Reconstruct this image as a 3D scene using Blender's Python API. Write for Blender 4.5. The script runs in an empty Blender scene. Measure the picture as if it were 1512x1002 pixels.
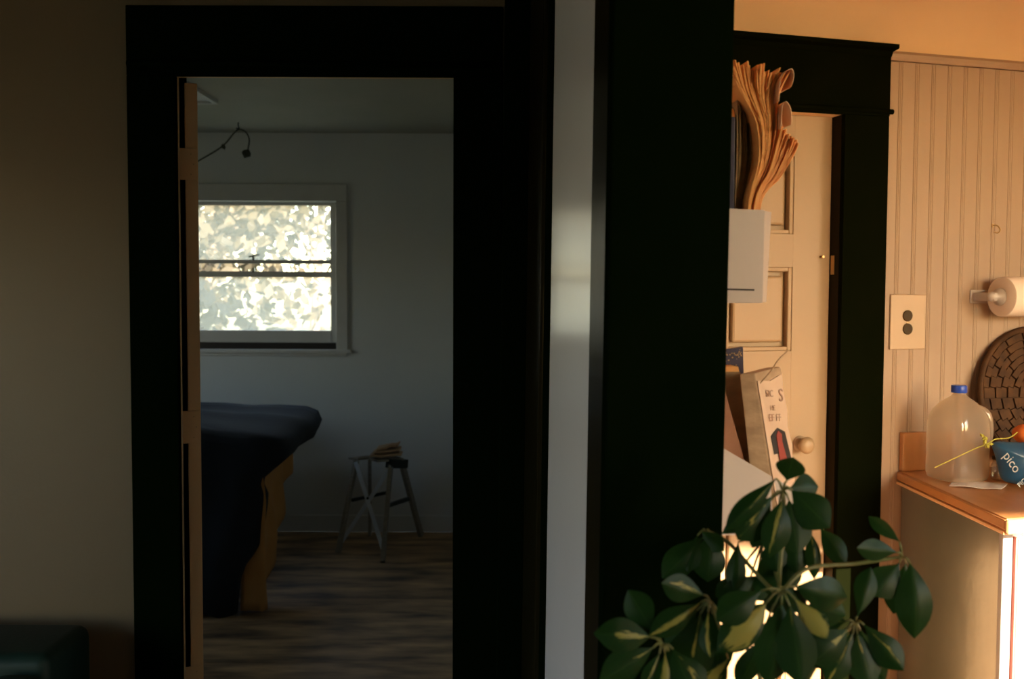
import bpy, bmesh, math, random
from mathutils import Vector, Matrix, noise
random.seed(7)
sc = bpy.context.scene
COL = sc.collection
V = Vector
# ------------------------------------------------------------------ camera
F_PX = 1470.0
PITCH, ROLL = math.radians(2.765), math.radians(0.25)
CAM = V((0, 0, 1.44))
Fw = V((0, math.cos(PITCH), -math.sin(PITCH)))
U0 = V((0, math.sin(PITCH), math.cos(PITCH)))
R0 = V((1, 0, 0))
Rt = R0 * math.cos(ROLL) + U0 * math.sin(ROLL)
Up = -R0 * math.sin(ROLL) + U0 * math.cos(ROLL)
cd = bpy.data.cameras.new('camera'); co = bpy.data.objects.new('camera', cd); COL.objects.link(co)
cd.sensor_width = 36; cd.lens = 36 * F_PX / 1512; cd.clip_start = 0.02; cd.clip_end = 500
m3 = Matrix((Rt, Up, -Fw)).transposed()
co.matrix_world = Matrix.Translation(CAM) @ m3.to_4x4()
cd.dof.use_dof = True; cd.dof.focus_distance = 2.3; cd.dof.aperture_fstop = 5.0
sc.camera = co
# ------------------------------------------------------------------ light
SUN_TO = V((0.36, -0.85, 0.37)).normalized()          # towards the sun
w = bpy.data.worlds.new('sky'); sc.world = w; w.use_nodes = True
nt = w.node_tree; nt.nodes.clear()
sky = nt.nodes.new('ShaderNodeTexSky'); sky.sky_type = 'NISHITA'; sky.sun_disc = False
sky.sun_elevation = math.asin(SUN_TO.z); sky.sun_rotation = math.atan2(SUN_TO.x, SUN_TO.y)
sky.dust_density = 1.5; sky.air_density = 1.2; sky.ozone_density = 1.0
bg = nt.nodes.new('ShaderNodeBackground'); bg.inputs['Strength'].default_value = 1.35
wo = nt.nodes.new('ShaderNodeOutputWorld')
nt.links.new(sky.outputs[0], bg.inputs[0]); nt.links.new(bg.outputs[0], wo.inputs[0])
sd = bpy.data.lights.new('sun', 'SUN'); so = bpy.data.objects.new('sun', sd); COL.objects.link(so)
sd.energy = 38.0; sd.color = (1.0, 0.80, 0.58); sd.angle = math.radians(0.6)
so.rotation_euler = (-SUN_TO).to_track_quat('-Z', 'Y').to_euler(); so.location = (8, -12, 6)

def portal(name, loc, direction, sx, sy):
    l = bpy.data.lights.new(name, 'AREA'); o = bpy.data.objects.new(name, l); COL.objects.link(o)
    l.shape = 'RECTANGLE'; l.size = sx; l.size_y = sy; l.cycles.is_portal = True
    o.location = loc; o.rotation_euler = V(direction).to_track_quat('-Z', 'Y').to_euler()
portal('portal_bedroom_back', (-1.51, 6.06, 1.56), (0, -1, 0), 1.0, 1.0)
portal('portal_bedroom_side', (-3.36, 4.05, 1.45), (1, 0, 0), 1.1, 1.1)
portal('portal_kitchen_near', (2.61, -.96, 1.63), (0, 1, 0), 1.05, 1.5)
portal('portal_living', (-3.36, -.27, 1.12), (1, 0, 0), 3.25, 1.55)
portal('portal_kitchen_side', (3.96, .45, 1.57), (-1, 0, 0), 1.75, 1.5)
sc.view_settings.view_transform = 'Standard'; sc.view_settings.look = 'None'
sc.view_settings.gamma = 1; sc.view_settings.use_curve_mapping = False
sc.view_settings.exposure = 0.0
sc.cycles.max_bounces = 14; sc.cycles.diffuse_bounces = 8; sc.cycles.glossy_bounces = 4
sc.cycles.transparent_max_bounces = 12; sc.cycles.transmission_bounces = 8

# ------------------------------------------------------------------ helpers
def ray(px, py):
    return Rt * ((px - 756) / F_PX) + Up * ((501 - py) / F_PX) + Fw
def at(px, py, y):
    r = ray(px, py); return CAM + r * (y / r.y)
def at_z(px, py, z):
    r = ray(px, py); return CAM + r * ((z - CAM.z) / r.z)
def on_plane(px, py, p0, n):
    r = ray(px, py); return CAM + r * ((p0 - CAM).dot(n) / r.dot(n))
WM = {}
def empty(name, loc, label=None, cat=None, group=None, kind=None):
    o = bpy.data.objects.new(name, None); COL.objects.link(o); o.location = loc
    o.empty_display_size = 0.05
    WM[o.name] = Matrix.Translation(V(loc)); tag(o, label, cat, group, kind); return o
def tag(o, label=None, cat=None, group=None, kind=None):
    if label: o['label'] = label
    if cat: o['category'] = cat
    if group: o['group'] = group
    if kind: o['kind'] = kind
    return o
def link(name, me, parent=None, M=None):
    o = bpy.data.objects.new(name, me); COL.objects.link(o)
    M = M or Matrix.Identity(4)
    o.matrix_basis = M
    if parent:
        o.parent = parent; o.matrix_parent_inverse = WM[parent.name].inverted()
    WM[o.name] = M.copy(); return o
def obj(name, bm, mat, parent=None, smooth=False, kind=None, label=None, cat=None, group=None, bevel=0, auto=None):
    """link a bmesh given in world coordinates as ONE object with its origin at its base"""
    bmesh.ops.recalc_face_normals(bm, faces=bm.faces)
    me = bpy.data.meshes.new(name)
    lo = V((min(v.co[i] for v in bm.verts) for i in range(3))); hi = V((max(v.co[i] for v in bm.verts) for i in range(3)))
    c = V(((lo.x + hi.x) / 2, (lo.y + hi.y) / 2, lo.z))
    bmesh.ops.translate(bm, vec=-c, verts=bm.verts)
    bm.to_mesh(me); bm.free()
    if isinstance(mat, (list, tuple)):
        for m in mat: me.materials.append(m)
    else: me.materials.append(mat)
    if smooth:
        me.polygons.foreach_set('use_smooth', [True] * len(me.polygons))
        if auto: me.set_sharp_from_angle(angle=math.radians(auto))
    o = link(name, me, parent, Matrix.Translation(c))
    if bevel:
        b = o.modifiers.new('bevel', 'BEVEL'); b.width = bevel; b.segments = 2; b.limit_method = 'ANGLE'
    return tag(o, label, cat, group, kind)
def B(): return bmesh.new()
def box(bm, x0, x1, y0, y1, z0, z1):
    vs = [bm.verts.new((x, y, z)) for z in (z0, z1) for (x, y) in ((x0, y0), (x1, y0), (x1, y1), (x0, y1))]
    for q in ((0, 3, 2, 1), (4, 5, 6, 7), (0, 1, 5, 4), (1, 2, 6, 5), (2, 3, 7, 6), (3, 0, 4, 7)):
        bm.faces.new([vs[i] for i in q])
    return bm
def hexa(bm, p):                                     # 8 points: bottom loop then top loop
    vs = [bm.verts.new(q) for q in p]
    for q in ((0, 3, 2, 1), (4, 5, 6, 7), (0, 1, 5, 4), (1, 2, 6, 5), (2, 3, 7, 6), (3, 0, 4, 7)):
        bm.faces.new([vs[i] for i in q])
    return bm
def slab(bm, front, back):                           # front: 4 points, back: vector
    return hexa(bm, list(front) + [V(p) + V(back) for p in front])
def prism(bm, poly, z0, z1, lean=0.0):
    n = len(poly)
    lo = [bm.verts.new((x + lean * (z0 - 1.44), y, z0)) for x, y in poly]
    hi = [bm.verts.new((x + lean * (z1 - 1.44), y, z1)) for x, y in poly]
    bm.faces.new(lo[::-1]); bm.faces.new(hi)
    for i in range(n): bm.faces.new((lo[i], lo[(i + 1) % n], hi[(i + 1) % n], hi[i]))
    return bm
def tube(bm, pts, r, n=8, cap=True):
    pts = [V(p) for p in pts]; rs = r if isinstance(r, (list, tuple)) else [r] * len(pts)
    rings = []; ref = None
    for i, p in enumerate(pts):
        d = (pts[min(i + 1, len(pts) - 1)] - pts[max(i - 1, 0)]).normalized()
        if ref is None: ref = d.orthogonal().normalized()
        a = (ref - d * ref.dot(d)).normalized(); ref = a; b = d.cross(a)
        rings.append([bm.verts.new(p + (a * math.cos(2 * math.pi * k / n) + b * math.sin(2 * math.pi * k / n)) * rs[i]) for k in range(n)])
    for a, b in zip(rings, rings[1:]):
        for k in range(n): bm.faces.new((a[k], a[(k + 1) % n], b[(k + 1) % n], b[k]))
    if cap: bm.faces.new(rings[0][::-1]); bm.faces.new(rings[-1])
    return bm
def lathe(bm, prof, origin, axis=(0, 0, 1), n=24, squareness=0.0, cap=True):
    """prof: list of (radius, height) turned round axis"""
    ax = V(axis).normalized(); a = ax.orthogonal().normalized() if abs(ax.z) < .99 else V((1, 0, 0)); b = ax.cross(a)
    rings = []
    for r, h in prof:
        ring = []
        for k in range(n):
            t = 2 * math.pi * k / n; c, s = math.cos(t), math.sin(t)
            q = r
            if squareness: q = r / (abs(c) ** (2 + squareness) + abs(s) ** (2 + squareness)) ** (1 / (2 + squareness))
            ring.append(bm.verts.new(V(origin) + ax * h + a * c * q + b * s * q))
        rings.append(ring)
    for p, q in zip(rings, rings[1:]):
        for k in range(n): bm.faces.new((p[k], p[(k + 1) % n], q[(k + 1) % n], q[k]))
    if cap: bm.faces.new(rings[0][::-1]); bm.faces.new(rings[-1])
    return bm
def bar(bm, a, b, wx, wy, up=(0, 0, 1)):             # rectangular bar from a to b
    a, b = V(a), V(b); d = (b - a).normalized(); s = d.cross(V(up)).normalized(); t = s.cross(d)
    q = [s * wx / 2 * i + t * wy / 2 * j for i, j in ((-1, -1), (1, -1), (1, 1), (-1, 1))]
    return hexa(bm, [a + k for k in q] + [b + k for k in q])
def smoothpath(pts, n=6):
    pts = [V(p) for p in pts]; out = []
    for i in range(len(pts) - 1):
        p0, p1, p2, p3 = pts[max(i - 1, 0)], pts[i], pts[i + 1], pts[min(i + 2, len(pts) - 1)]
        for k in range(n):
            t = k / n
            out.append(0.5 * ((2 * p1) + (p2 - p0) * t + (2 * p0 - 5 * p1 + 4 * p2 - p3) * t * t + (3 * p1 - p0 - 3 * p2 + p3) * t ** 3))
    return out + [pts[-1]]

# ------------------------------------------------------------------ materials
def mat(name, c, rough=0.6, c2=None, scale=8.0, stretch=(1, 1, 1), bump=0.0, bscale=60.0, spec=0.5, metal=0.0, trans=0.0, coat=0.0, detail=4, world=False):
    m = bpy.data.materials.new(name); m.use_nodes = True; n = m.node_tree; p = n.nodes['Principled BSDF']
    p.inputs['Roughness'].default_value = rough; p.inputs['Metallic'].default_value = metal
    p.inputs['Specular IOR Level'].default_value = spec; p.inputs['Coat Weight'].default_value = coat; p.inputs['Coat Roughness'].default_value = .3
    p.inputs['Base Color'].default_value = (*c, 1)
    tc = n.nodes.new('ShaderNodeTexCoord'); mp = n.nodes.new('ShaderNodeMapping'); mp.inputs['Scale'].default_value = stretch
    if world:
        ge = n.nodes.new('ShaderNodeNewGeometry'); n.links.new(ge.outputs['Position'], mp.inputs[0])
    else: n.links.new(tc.outputs['Object'], mp.inputs[0])
    if c2:
        tx = n.nodes.new('ShaderNodeTexNoise'); tx.inputs['Scale'].default_value = scale; tx.inputs['Detail'].default_value = detail
        rp = n.nodes.new('ShaderNodeValToRGB'); rp.color_ramp.elements[0].position = .32; rp.color_ramp.elements[1].position = .68
        rp.color_ramp.elements[0].color = (*c, 1); rp.color_ramp.elements[1].color = (*c2, 1)
        n.links.new(mp.outputs[0], tx.inputs[0]); n.links.new(tx.outputs[0], rp.inputs[0]); n.links.new(rp.outputs[0], p.inputs['Base Color'])
    if bump:
        tb = n.nodes.new('ShaderNodeTexNoise'); tb.inputs['Scale'].default_value = bscale; tb.inputs['Detail'].default_value = 3
        bp = n.nodes.new('ShaderNodeBump'); bp.inputs['Strength'].default_value = bump; bp.inputs['Distance'].default_value = .004
        n.links.new(mp.outputs[0], tb.inputs[0]); n.links.new(tb.outputs[0], bp.inputs['Height']); n.links.new(bp.outputs[0], p.inputs['Normal'])
    if trans:
        t = n.nodes.new('ShaderNodeBsdfTranslucent'); t.inputs[0].default_value = (*c, 1)
        mx = n.nodes.new('ShaderNodeMixShader'); mx.inputs[0].default_value = trans
        n.links.new(p.outputs[0], mx.inputs[1]); n.links.new(t.outputs[0], mx.inputs[2])
        n.links.new(mx.outputs[0], n.nodes['Material Output'].inputs[0])
    return m
M = {}
M['cream'] = mat('cream_wall_paint', (.68, .46, .24), .55, (.71, .49, .26), 3, bump=.08, bscale=160)
M['bouncewhite'] = mat('bounce_white_paint', (.68, .66, .62), .6, (.72, .70, .66), 2.5)  # white on unseen living walls, added to bounce light onto the partition
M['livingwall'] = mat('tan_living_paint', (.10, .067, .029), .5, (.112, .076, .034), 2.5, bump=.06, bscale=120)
M['darkkitchen'] = mat('black_green_kitchen_trim', (.003, .0042, .0012), .6, (.004, .005, .0016), 6, bump=.03, bscale=50, spec=0.0)
M['stubwhite'] = mat('white_gloss_paint', (.88, .82, .86), .17, (.90, .84, .88), 4, bump=.02, bscale=90, spec=.95, coat=.35)
M['beadboard'] = mat('cream_beadboard_paint', (.34, .235, .155), .5, (.36, .25, .165), 5, bump=.05, bscale=90)
M['doorcream'] = mat('cream_door_paint', (.33, .22, .12), .45, (.355, .24, .133), 4, bump=.05, bscale=70)
M['dark'] = mat('black_green_trim_paint', (.0016, .0042, .0010), .6, (.0024, .0050, .0014), 6, bump=.03, bscale=50, spec=0.0)
M['darkgloss'] = mat('black_gloss_trim_paint', (.010, .008, .003), .30, (.013, .010, .004), 6, bump=.03, bscale=50, spec=.06)
M['bedwall'] = mat('grey_white_bedroom_plaster', (.55, .555, .535), .7, (.59, .59, .565), 2, bump=.06, bscale=80)
M['bedtrim'] = mat('grey_white_window_paint', (.52, .50, .46), .45, (.56, .54, .50), 8, bump=.03)
M['ceil'] = mat('ceiling_plaster', (.36, .35, .27), .8, (.4, .38, .3), 3, bump=.05)
M['oldfloor'] = mat('worn_brown_floor_boards', (.085, .052, .027), .6, (.54, .33, .155), 3.4, (.9, 3.2, 1), bump=.12, bscale=30, detail=9, world=True)
M['livfloor'] = mat('dark_floor_boards', (.12, .07, .035), .45, (.17, .10, .05), 5, (1, 8, 1))
M['kitfloor'] = mat('orange_pine_floor', (.52, .27, .10), .4, (.60, .33, .13), 5, (1, 8, 1))
M['navy'] = mat('navy_quilt', (.002, .0045, .008), .9, (.0035, .0065, .0115), 9, bump=.35, bscale=25)
M['ochre'] = mat('ochre_blanket', (.42, .20, .05), .9, (.48, .24, .07), 7, bump=.3, bscale=60)
M['pillow'] = mat('white_pillow', (.62, .64, .68), .9, bump=.2, bscale=20)
M['bedwood'] = mat('dark_bed_wood', (.03, .02, .012), .5, (.05, .03, .02), 8, (1, 1, 6))
M['stoolwood'] = mat('weathered_grey_wood', (.20, .18, .14), .6, (.27, .24, .19), 10, (1, 1, 8), bump=.2)
M['steel'] = mat('sky_tinted_brace', (.62, .70, .80), .38, (.55, .62, .72), 12, metal=.2)  # pale blue in the steel stands for the sky's reflection
M['darkmetal'] = mat('dark_metal', (.03, .04, .035), .4, metal=.6)
M['tancloth'] = mat('tan_cloth', (.42, .27, .16), .9, (.50, .34, .20), 20, bump=.4, bscale=60)
M['vine'] = mat('dried_vine', (.03, .035, .015), .7, (.05, .05, .02), 15)
M['sofa'] = mat('dark_green_vinyl', (.006, .020, .014), .5, (.008, .025, .018), 10, bump=.15, bscale=120, spec=.25)
M['darkgloss'].node_tree.nodes['Principled BSDF'].inputs['Specular Tint'].default_value = (1, .58, .22, 1)
M['doorold'] = mat('cream_old_door_paint', (.66, .43, .20), .5, (.70, .46, .22), 4, bump=.05, bscale=70)
M['whiteplastic'] = mat('white_plastic', (.54, .46, .40), .5, (.58, .50, .43), 3)
M['pages'] = mat('orange_old_pages', (.84, .42, .12), .8, (.90, .50, .17), 30, (1, 1, 3), trans=.25)
M['pages2'] = mat('reddish_old_pages', (.80, .36, .11), .8, (.88, .48, .19), 25, (1, 1, 3), trans=.25)
M['shadedpages'] = mat('shaded_old_pages', (.16, .10, .035), .8, (.24, .15, .05), 30, (1, 1, 3))  # dark tone carries the shade these pages stand in
M['navybook'] = mat('navy_book_cover', (.018, .018, .045), .5, (.035, .03, .065), 30)
M['brownbook'] = mat('brown_worn_book', (.20, .12, .05), .7, (.32, .20, .09), 14, (1, 1, 3), bump=.2)
M['redbook'] = mat('reddish_brown_card', (.34, .15, .08), .7, (.42, .20, .11), 16, bump=.1)
M['spinebook'] = mat('stained_paper_spine', (.38, .25, .14), .8, (.58, .40, .24), 22, (1, 1, 2), bump=.2)
M['coverpaper'] = mat('pinkish_paper_cover', (.68, .47, .32), .75, (.76, .55, .38), 16)
M['ink'] = mat('printing_ink', (.36, .21, .14), .7)
M['inkdark'] = mat('dark_printing_ink', (.02, .014, .01), .7)
M['inkred'] = mat('red_printing_ink', (.34, .05, .03), .7)
M['countertop'] = mat('orange_wood_counter', (.38, .17, .055), .35, (.46, .21, .075), 8, (3, 1, 1), bump=.05)
M['counteredge'] = mat('tan_edge_strip', (.62, .36, .17), .4, (.68, .40, .20), 20)
M['cabgreen'] = mat('pale_green_grey_gloss_paint', (.10, .105, .08), .22, (.125, .13, .10), 5, bump=.35, bscale=14, spec=1.0, coat=.7)
M['appliance'] = mat('white_enamel', (.80, .79, .78), .3)
M['shadedenamel'] = mat('shaded_white_enamel', (.26, .26, .27), .4)  # white enamel greyed so the stile looks out of the sun
M['redline'] = mat('red_edge_strip', (.6, .2, .15), .5)
M['outlet'] = mat('cream_plate', (.45, .32, .20), .4)
M['bakelite'] = mat('brown_bakelite', (.055, .034, .012), .5, spec=.15)
M['bakedark'] = mat('socket_slot', (.02, .014, .008), .5)
M['paperroll'] = mat('white_paper_towel', (.80, .68, .56), .95, bump=.2, bscale=120)
M['greyplastic'] = mat('grey_plastic_holder', (.45, .40, .36), .35)
M['basket'] = mat('dark_wicker', (.032, .014, .005), .7, (.085, .038, .013), 26, bump=.2, spec=.2)
M['bluecap'] = mat('blue_cap', (.012, .06, .42), .35)
M['bluebag'] = mat('blue_bag_film', (.010, .055, .115), .38, (.014, .07, .14), 12, bump=.5, bscale=30)
M['bagdark'] = mat('bag_print_brown', (.16, .10, .03), .4)
M['bagtext'] = mat('bag_print_pale', (.30, .31, .30), .4)
M['slip'] = mat('grey_paper_slip', (.62, .56, .50), .9, (.7, .64, .58), 30)
M['orangefruit'] = mat('orange_fruit', (.75, .18, .03), .5)
M['twig'] = mat('yellow_green_twig', (.45, .42, .06), .6)
M['stem'] = mat('plant_stem', (.10, .13, .03), .5, (.16, .15, .05), 30)
M['pot'] = mat('terracotta_pot', (.32, .13, .06), .8, (.38, .17, .09), 12)
M['soil'] = mat('dark_soil', (.03, .02, .012), .95, bump=.6)
M['brass'] = mat('dull_brass', (.50, .34, .16), .35, metal=.8)
M['bark'] = mat('tree_bark', (.22, .18, .14), .9, (.30, .25, .2), 6, (1, 1, .3), bump=.5)
M['treeleaf'] = mat('tree_leaf', (.085, .078, .052), .6, (.13, .115, .08), 1.5, trans=.4)
M['ground'] = mat('grass_ground', (.10, .11, .05), .9, (.14, .14, .07), 2)
M['bounceground'] = mat('pale_bounce_ground', (.42, .39, .33), .9, (.48, .45, .38), 2)  # pale ground outside, added as a light reflector for the kitchen

def glassmat(name, veil=.0, gloss=.06, tint=(1, 1, 1)):
    m = bpy.data.materials.new(name); m.use_nodes = True; n = m.node_tree; n.nodes.clear()
    o = n.nodes.new('ShaderNodeOutputMaterial'); t = n.nodes.new('ShaderNodeBsdfTransparent'); t.inputs[0].default_value = (*tint, 1)
    d = n.nodes.new('ShaderNodeBsdfTranslucent'); d.inputs[0].default_value = (.95, .84, .64, 1)
    g = n.nodes.new('ShaderNodeBsdfGlossy'); g.inputs['Roughness'].default_value = .05
    a = n.nodes.new('ShaderNodeMixShader'); b = n.nodes.new('ShaderNodeMixShader')
    a.inputs[0].default_value = veil; b.inputs[0].default_value = gloss
    n.links.new(t.outputs[0], a.inputs[1]); n.links.new(d.outputs[0], a.inputs[2])
    n.links.new(a.outputs[0], b.inputs[1]); n.links.new(g.outputs[0], b.inputs[2]); n.links.new(b.outputs[0], o.inputs[0])
    return m
M['pane'] = glassmat('veiled_window_glass', .18, .04)  # milky veil mixed in to haze the bright view outside
M['clearpane'] = glassmat('window_glass', .0, .04)
M['jug'] = glassmat('cloudy_jug_plastic', .36, .06, (.90, .86, .8))
M['jar'] = glassmat('jar_glass', .05, .25, (.8, .8, .75))
def jugmat():
    m = M['jug']; n = m.node_tree
    d = n.nodes.new('ShaderNodeBsdfDiffuse'); d.inputs[0].default_value = (.66, .58, .48, 1)
    tr = [x for x in n.nodes if x.type == 'BSDF_TRANSLUCENT'][0]
    a = [l for l in n.links if l.from_node == tr][0].to_node
    mx = n.nodes.new('ShaderNodeMixShader'); mx.inputs[0].default_value = .5
    n.links.new(tr.outputs[0], mx.inputs[1]); n.links.new(d.outputs[0], mx.inputs[2]); n.links.new(mx.outputs[0], a.inputs[2])
jugmat()
def leafmat():
    m = bpy.data.materials.new('variegated_leaf'); m.use_nodes = True; n = m.node_tree; p = n.nodes['Principled BSDF']; N = n.nodes.new; L = n.links.new
    uv = N('ShaderNodeTexCoord'); oi = N('ShaderNodeObjectInfo'); sx = N('ShaderNodeSeparateXYZ'); L(uv.outputs['UV'], sx.inputs[0])
    def mth(op, a, b=None, c=None):
        x = N('ShaderNodeMath'); x.operation = op
        for i, q in enumerate((a, b, c)):
            if q is None: continue
            if isinstance(q, (int, float)): x.inputs[i].default_value = q
            else: L(q, x.inputs[i])
        return x.outputs[0]
    rnd = oi.outputs['Random']
    off = N('ShaderNodeCombineXYZ'); L(mth('MULTIPLY', rnd, 37.0), off.inputs[2])
    vs = N('ShaderNodeVectorMath'); vs.operation = 'ADD'
    sc_ = N('ShaderNodeVectorMath'); sc_.operation = 'MULTIPLY'; sc_.inputs[1].default_value = (14, 3.0, 1)
    L(uv.outputs['UV'], sc_.inputs[0]); L(sc_.outputs[0], vs.inputs[0]); L(off.outputs[0], vs.inputs[1])
    tn = N('ShaderNodeTexNoise'); tn.inputs['Scale'].default_value = 1.3; tn.inputs['Detail'].default_value = 2; L(vs.outputs[0], tn.inputs[0])
    # pale blotch: how far it runs from the base, where across the leaf and how wide is set leaf by leaf (object colour)
    oc = N('ShaderNodeSeparateColor'); L(oi.outputs['Color'], oc.inputs[0])
    du = mth('ABSOLUTE', mth('SUBTRACT', sx.outputs[0], oc.outputs[1]))
    lenm = mth('SUBTRACT', oc.outputs[0], sx.outputs[1])
    val = mth('ADD', mth('MINIMUM', lenm, mth('SUBTRACT', oc.outputs[2], du)), mth('MULTIPLY', mth('SUBTRACT', tn.outputs[0], .5), .42))
    k = N('ShaderNodeMapRange'); k.inputs['From Min'].default_value = -.005; k.inputs['From Max'].default_value = .02; L(val, k.inputs[0])
    mid = mth('LESS_THAN', mth('ABSOLUTE', mth('SUBTRACT', sx.outputs[0], .5)), .018)
    g = N('ShaderNodeValToRGB'); g.color_ramp.elements[0].color = (.006, .030, .007, 1); g.color_ramp.elements[1].color = (.014, .054, .010, 1)
    tn2 = N('ShaderNodeTexNoise'); tn2.inputs['Scale'].default_value = 3; L(vs.outputs[0], tn2.inputs[0]); L(tn2.outputs[0], g.inputs[0])
    m0 = N('ShaderNodeMixRGB'); m0.inputs[2].default_value = (.03, .08, .02, 1); L(mth('MULTIPLY', mid, .5), m0.inputs[0]); L(g.outputs[0], m0.inputs[1])
    m1 = N('ShaderNodeMixRGB'); m1.inputs[2].default_value = (.30, .30, .075, 1); L(k.outputs[0], m1.inputs[0]); L(m0.outputs[0], m1.inputs[1])
    L(m1.outputs[0], p.inputs['Base Color']); p.inputs['Roughness'].default_value = .38; p.inputs['Specular IOR Level'].default_value = .22
    t = N('ShaderNodeBsdfTranslucent'); L(m1.outputs[0], t.inputs[0]); mx = N('ShaderNodeMixShader'); mx.inputs[0].default_value = .36
    L(p.outputs[0], mx.inputs[1]); L(t.outputs[0], mx.inputs[2]); L(mx.outputs[0], n.nodes['Material Output'].inputs[0])
    return m
M['leaf'] = leafmat()

# ================================================================== STRUCTURE
S = 'structure'
Y1 = 2.74                                            # living side of the bedroom wall
YB = 5.91                                            # bedroom back wall
ZC, ZB = 2.62, 2.365                                 # ceilings
XL = at(262, 430, 2.72).x; XR = at(669, 430, 2.72).x; ZT = at(466, 112, 2.72).z
XO0, XO1, ZO = XL - .05, XR + .05, ZT + .05          # rough opening
# bedroom wall seen from the living room
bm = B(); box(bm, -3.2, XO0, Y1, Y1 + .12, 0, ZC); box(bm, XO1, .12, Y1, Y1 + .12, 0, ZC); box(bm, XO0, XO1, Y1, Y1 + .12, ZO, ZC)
obj('wall_back', bm, M['livingwall'], kind=S)
LX = (-1.9, 1.35, .35, 1.9)
bm = B(); box(bm, -3.32, -3.2, -2.6, LX[0], 0, ZC); box(bm, -3.32, -3.2, LX[1], Y1 + .12, 0, ZC); box(bm, -3.32, -3.2, LX[0], LX[1], 0, LX[2]); box(bm, -3.32, -3.2, LX[0], LX[1], LX[3], ZC); obj('wall_left', bm, M['bouncewhite'], kind=S)
bm = B(); box(bm, -3.32, 1.17, -2.72, -2.6, 0, ZC); obj('wall_near', bm, M['bouncewhite'], kind=S)
bm = B(); box(bm, 1.05, 1.17, -2.6, -.8, 0, ZC); obj('wall_right', bm, M['bouncewhite'], kind=S)
bm = B(); box(bm, -3.32, 1.17, -2.72, 3.0, -.1, 0); obj('floor_living', bm, M['livfloor'], kind=S)
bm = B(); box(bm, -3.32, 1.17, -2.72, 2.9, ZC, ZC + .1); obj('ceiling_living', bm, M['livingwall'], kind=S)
# door casing on the living side: dark boards
def wboard(name, px0, px1, z0, z1, parent, y0=2.72, y1=2.74, m='dark', bevel=.003):
    b = box(B(), at(px0, 430, y0).x, at(px1, 430, y0).x, y0, y1, z0, z1)
    return obj(name, b, M[m], parent, bevel=bevel)
ZH = at(450, 8, 2.72).z
trim1 = empty('trim_1', (at(466, 430, 2.72).x, 2.73, 0), kind=S)
wboard('side_board', 190.5, 262, 0, ZT, trim1); wboard('side_board', 669, 741, 0, ZT, trim1)
wboard('head_board', 190.5, 741, ZT, ZH, trim1)
zb = at(188, 93, 2.712).z
obj('bead', tube(B(), [(at(187, 93, 2.715).x, 2.717, zb), (at(741, 93, 2.715).x, 2.717, zb)], .0085, 10), M['dark'], trim1, smooth=True)
jb = empty('trim_2', ((XL + XR) / 2, 2.75, 0), kind=S)
obj('jamb_strip', box(B(), XO0, XL, 2.7405, 2.752, 0, ZO), M['doorold'], jb)
obj('jamb_strip', box(B(), XR, XO1, 2.7405, 2.752, 0, ZO), M['doorold'], jb)
obj('head_strip', box(B(), XL, XR, 2.7405, 2.752, ZT, ZO), M['doorold'], jb)
obj('gap_shade_board', box(B(), XO0, -.928, 2.80, 2.862, 0, ZO), M['dark'], jb)  # dark board added so the gap beside the door reads as shade
# open bedroom door, seen edge on
dd = V((-.325, .9457, 0)); dn = V((.9457, .325, 0)); e0 = V((at(275.5, 430, 2.80).x, 2.80, 0)); DT = .0345
def dpt(s, t, z): return e0 + dd * s + dn * t + V((0, 0, z))
d1 = empty('door_1', dpt(.37, .016, .012), kind=S)
TOPD = ZT - .003
obj('door_slab', hexa(B(), [dpt(0, 0, .012), dpt(0, DT, .012), dpt(.74, DT, .012), dpt(.74, 0, .012), dpt(0, 0, TOPD), dpt(0, DT, TOPD), dpt(.74, DT, TOPD), dpt(.74, 0, TOPD)]), M['doorold'], d1, bevel=.002)
for py0, py1 in ((218, 265), (607, 655), (985, 1032)):
    z1 = at(278, py0, 2.79).z; z0 = at(278, py1, 2.79).z
    hb = B(); hexa(hb, [dpt(-.003, -.022, z0), dpt(-.003, DT - .003, z0), dpt(-.0002, DT - .003, z0), dpt(-.0002, -.022, z0), dpt(-.003, -.022, z1), dpt(-.003, DT - .003, z1), dpt(-.0002, DT - .003, z1), dpt(-.0002, -.022, z1)])
    h = obj('hinge', hb, M['doorold'], d1, bevel=.0008)
    for k in range(3):
        sz = z0 + (z1 - z0) * (.18 + .32 * k); c = dpt(-.003, DT * (.45 if k != 1 else .65), sz)
        obj('screw', lathe(B(), [(.0022, 0), (.002, .0006)], c, -dd, 10), M['brass'], h)
for sgn in (-1,):
    c = dpt(.68, DT if sgn > 0 else 0, .95)
    obj('knob', lathe(B(), [(.012, 0), (.01, .02), (.026, .035), (.028, .048), (.018, .06)], c, dn * sgn, 16), M['brass'], d1, smooth=True)

# partition stub between the bedroom doorway and the kitchen (leans a touch)
LEAN = .009
TX = -.112                                          # its left face leans away a little
def px_y(u): return .2948 / (((u - 756) / F_PX) - TX)
def left_face(y, off=0): return (.2948 + TX * y - off, y)
C0 = left_face(px_y(898)); YBk, YS = px_y(871), px_y(813)
ew = V((.961, .276)); kq = (1075 - 756) / F_PX
tE = (kq * C0[1] - C0[0]) / (ew.x - kq * ew.y)
D = (C0[0] + ew.x * tE, C0[1] + ew.y * tE)
def right_face(y, off=0): return (D[0] + TX * (y - D[1]) + off, y)
cap_n = V((D[1] - C0[1], -(D[0] - C0[0]), 0)).normalized()
def cap(pt, off): return (pt[0] + cap_n.x * off, pt[1] + cap_n.y * off)
T0 = ((779 - 756) / F_PX * 2.73, 2.742); S0 = left_face(YS)
def bend(f, off=0): return (S0[0] + (T0[0] - S0[0]) * f - off, S0[1] + (T0[1] - S0[1]) * f)
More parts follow.
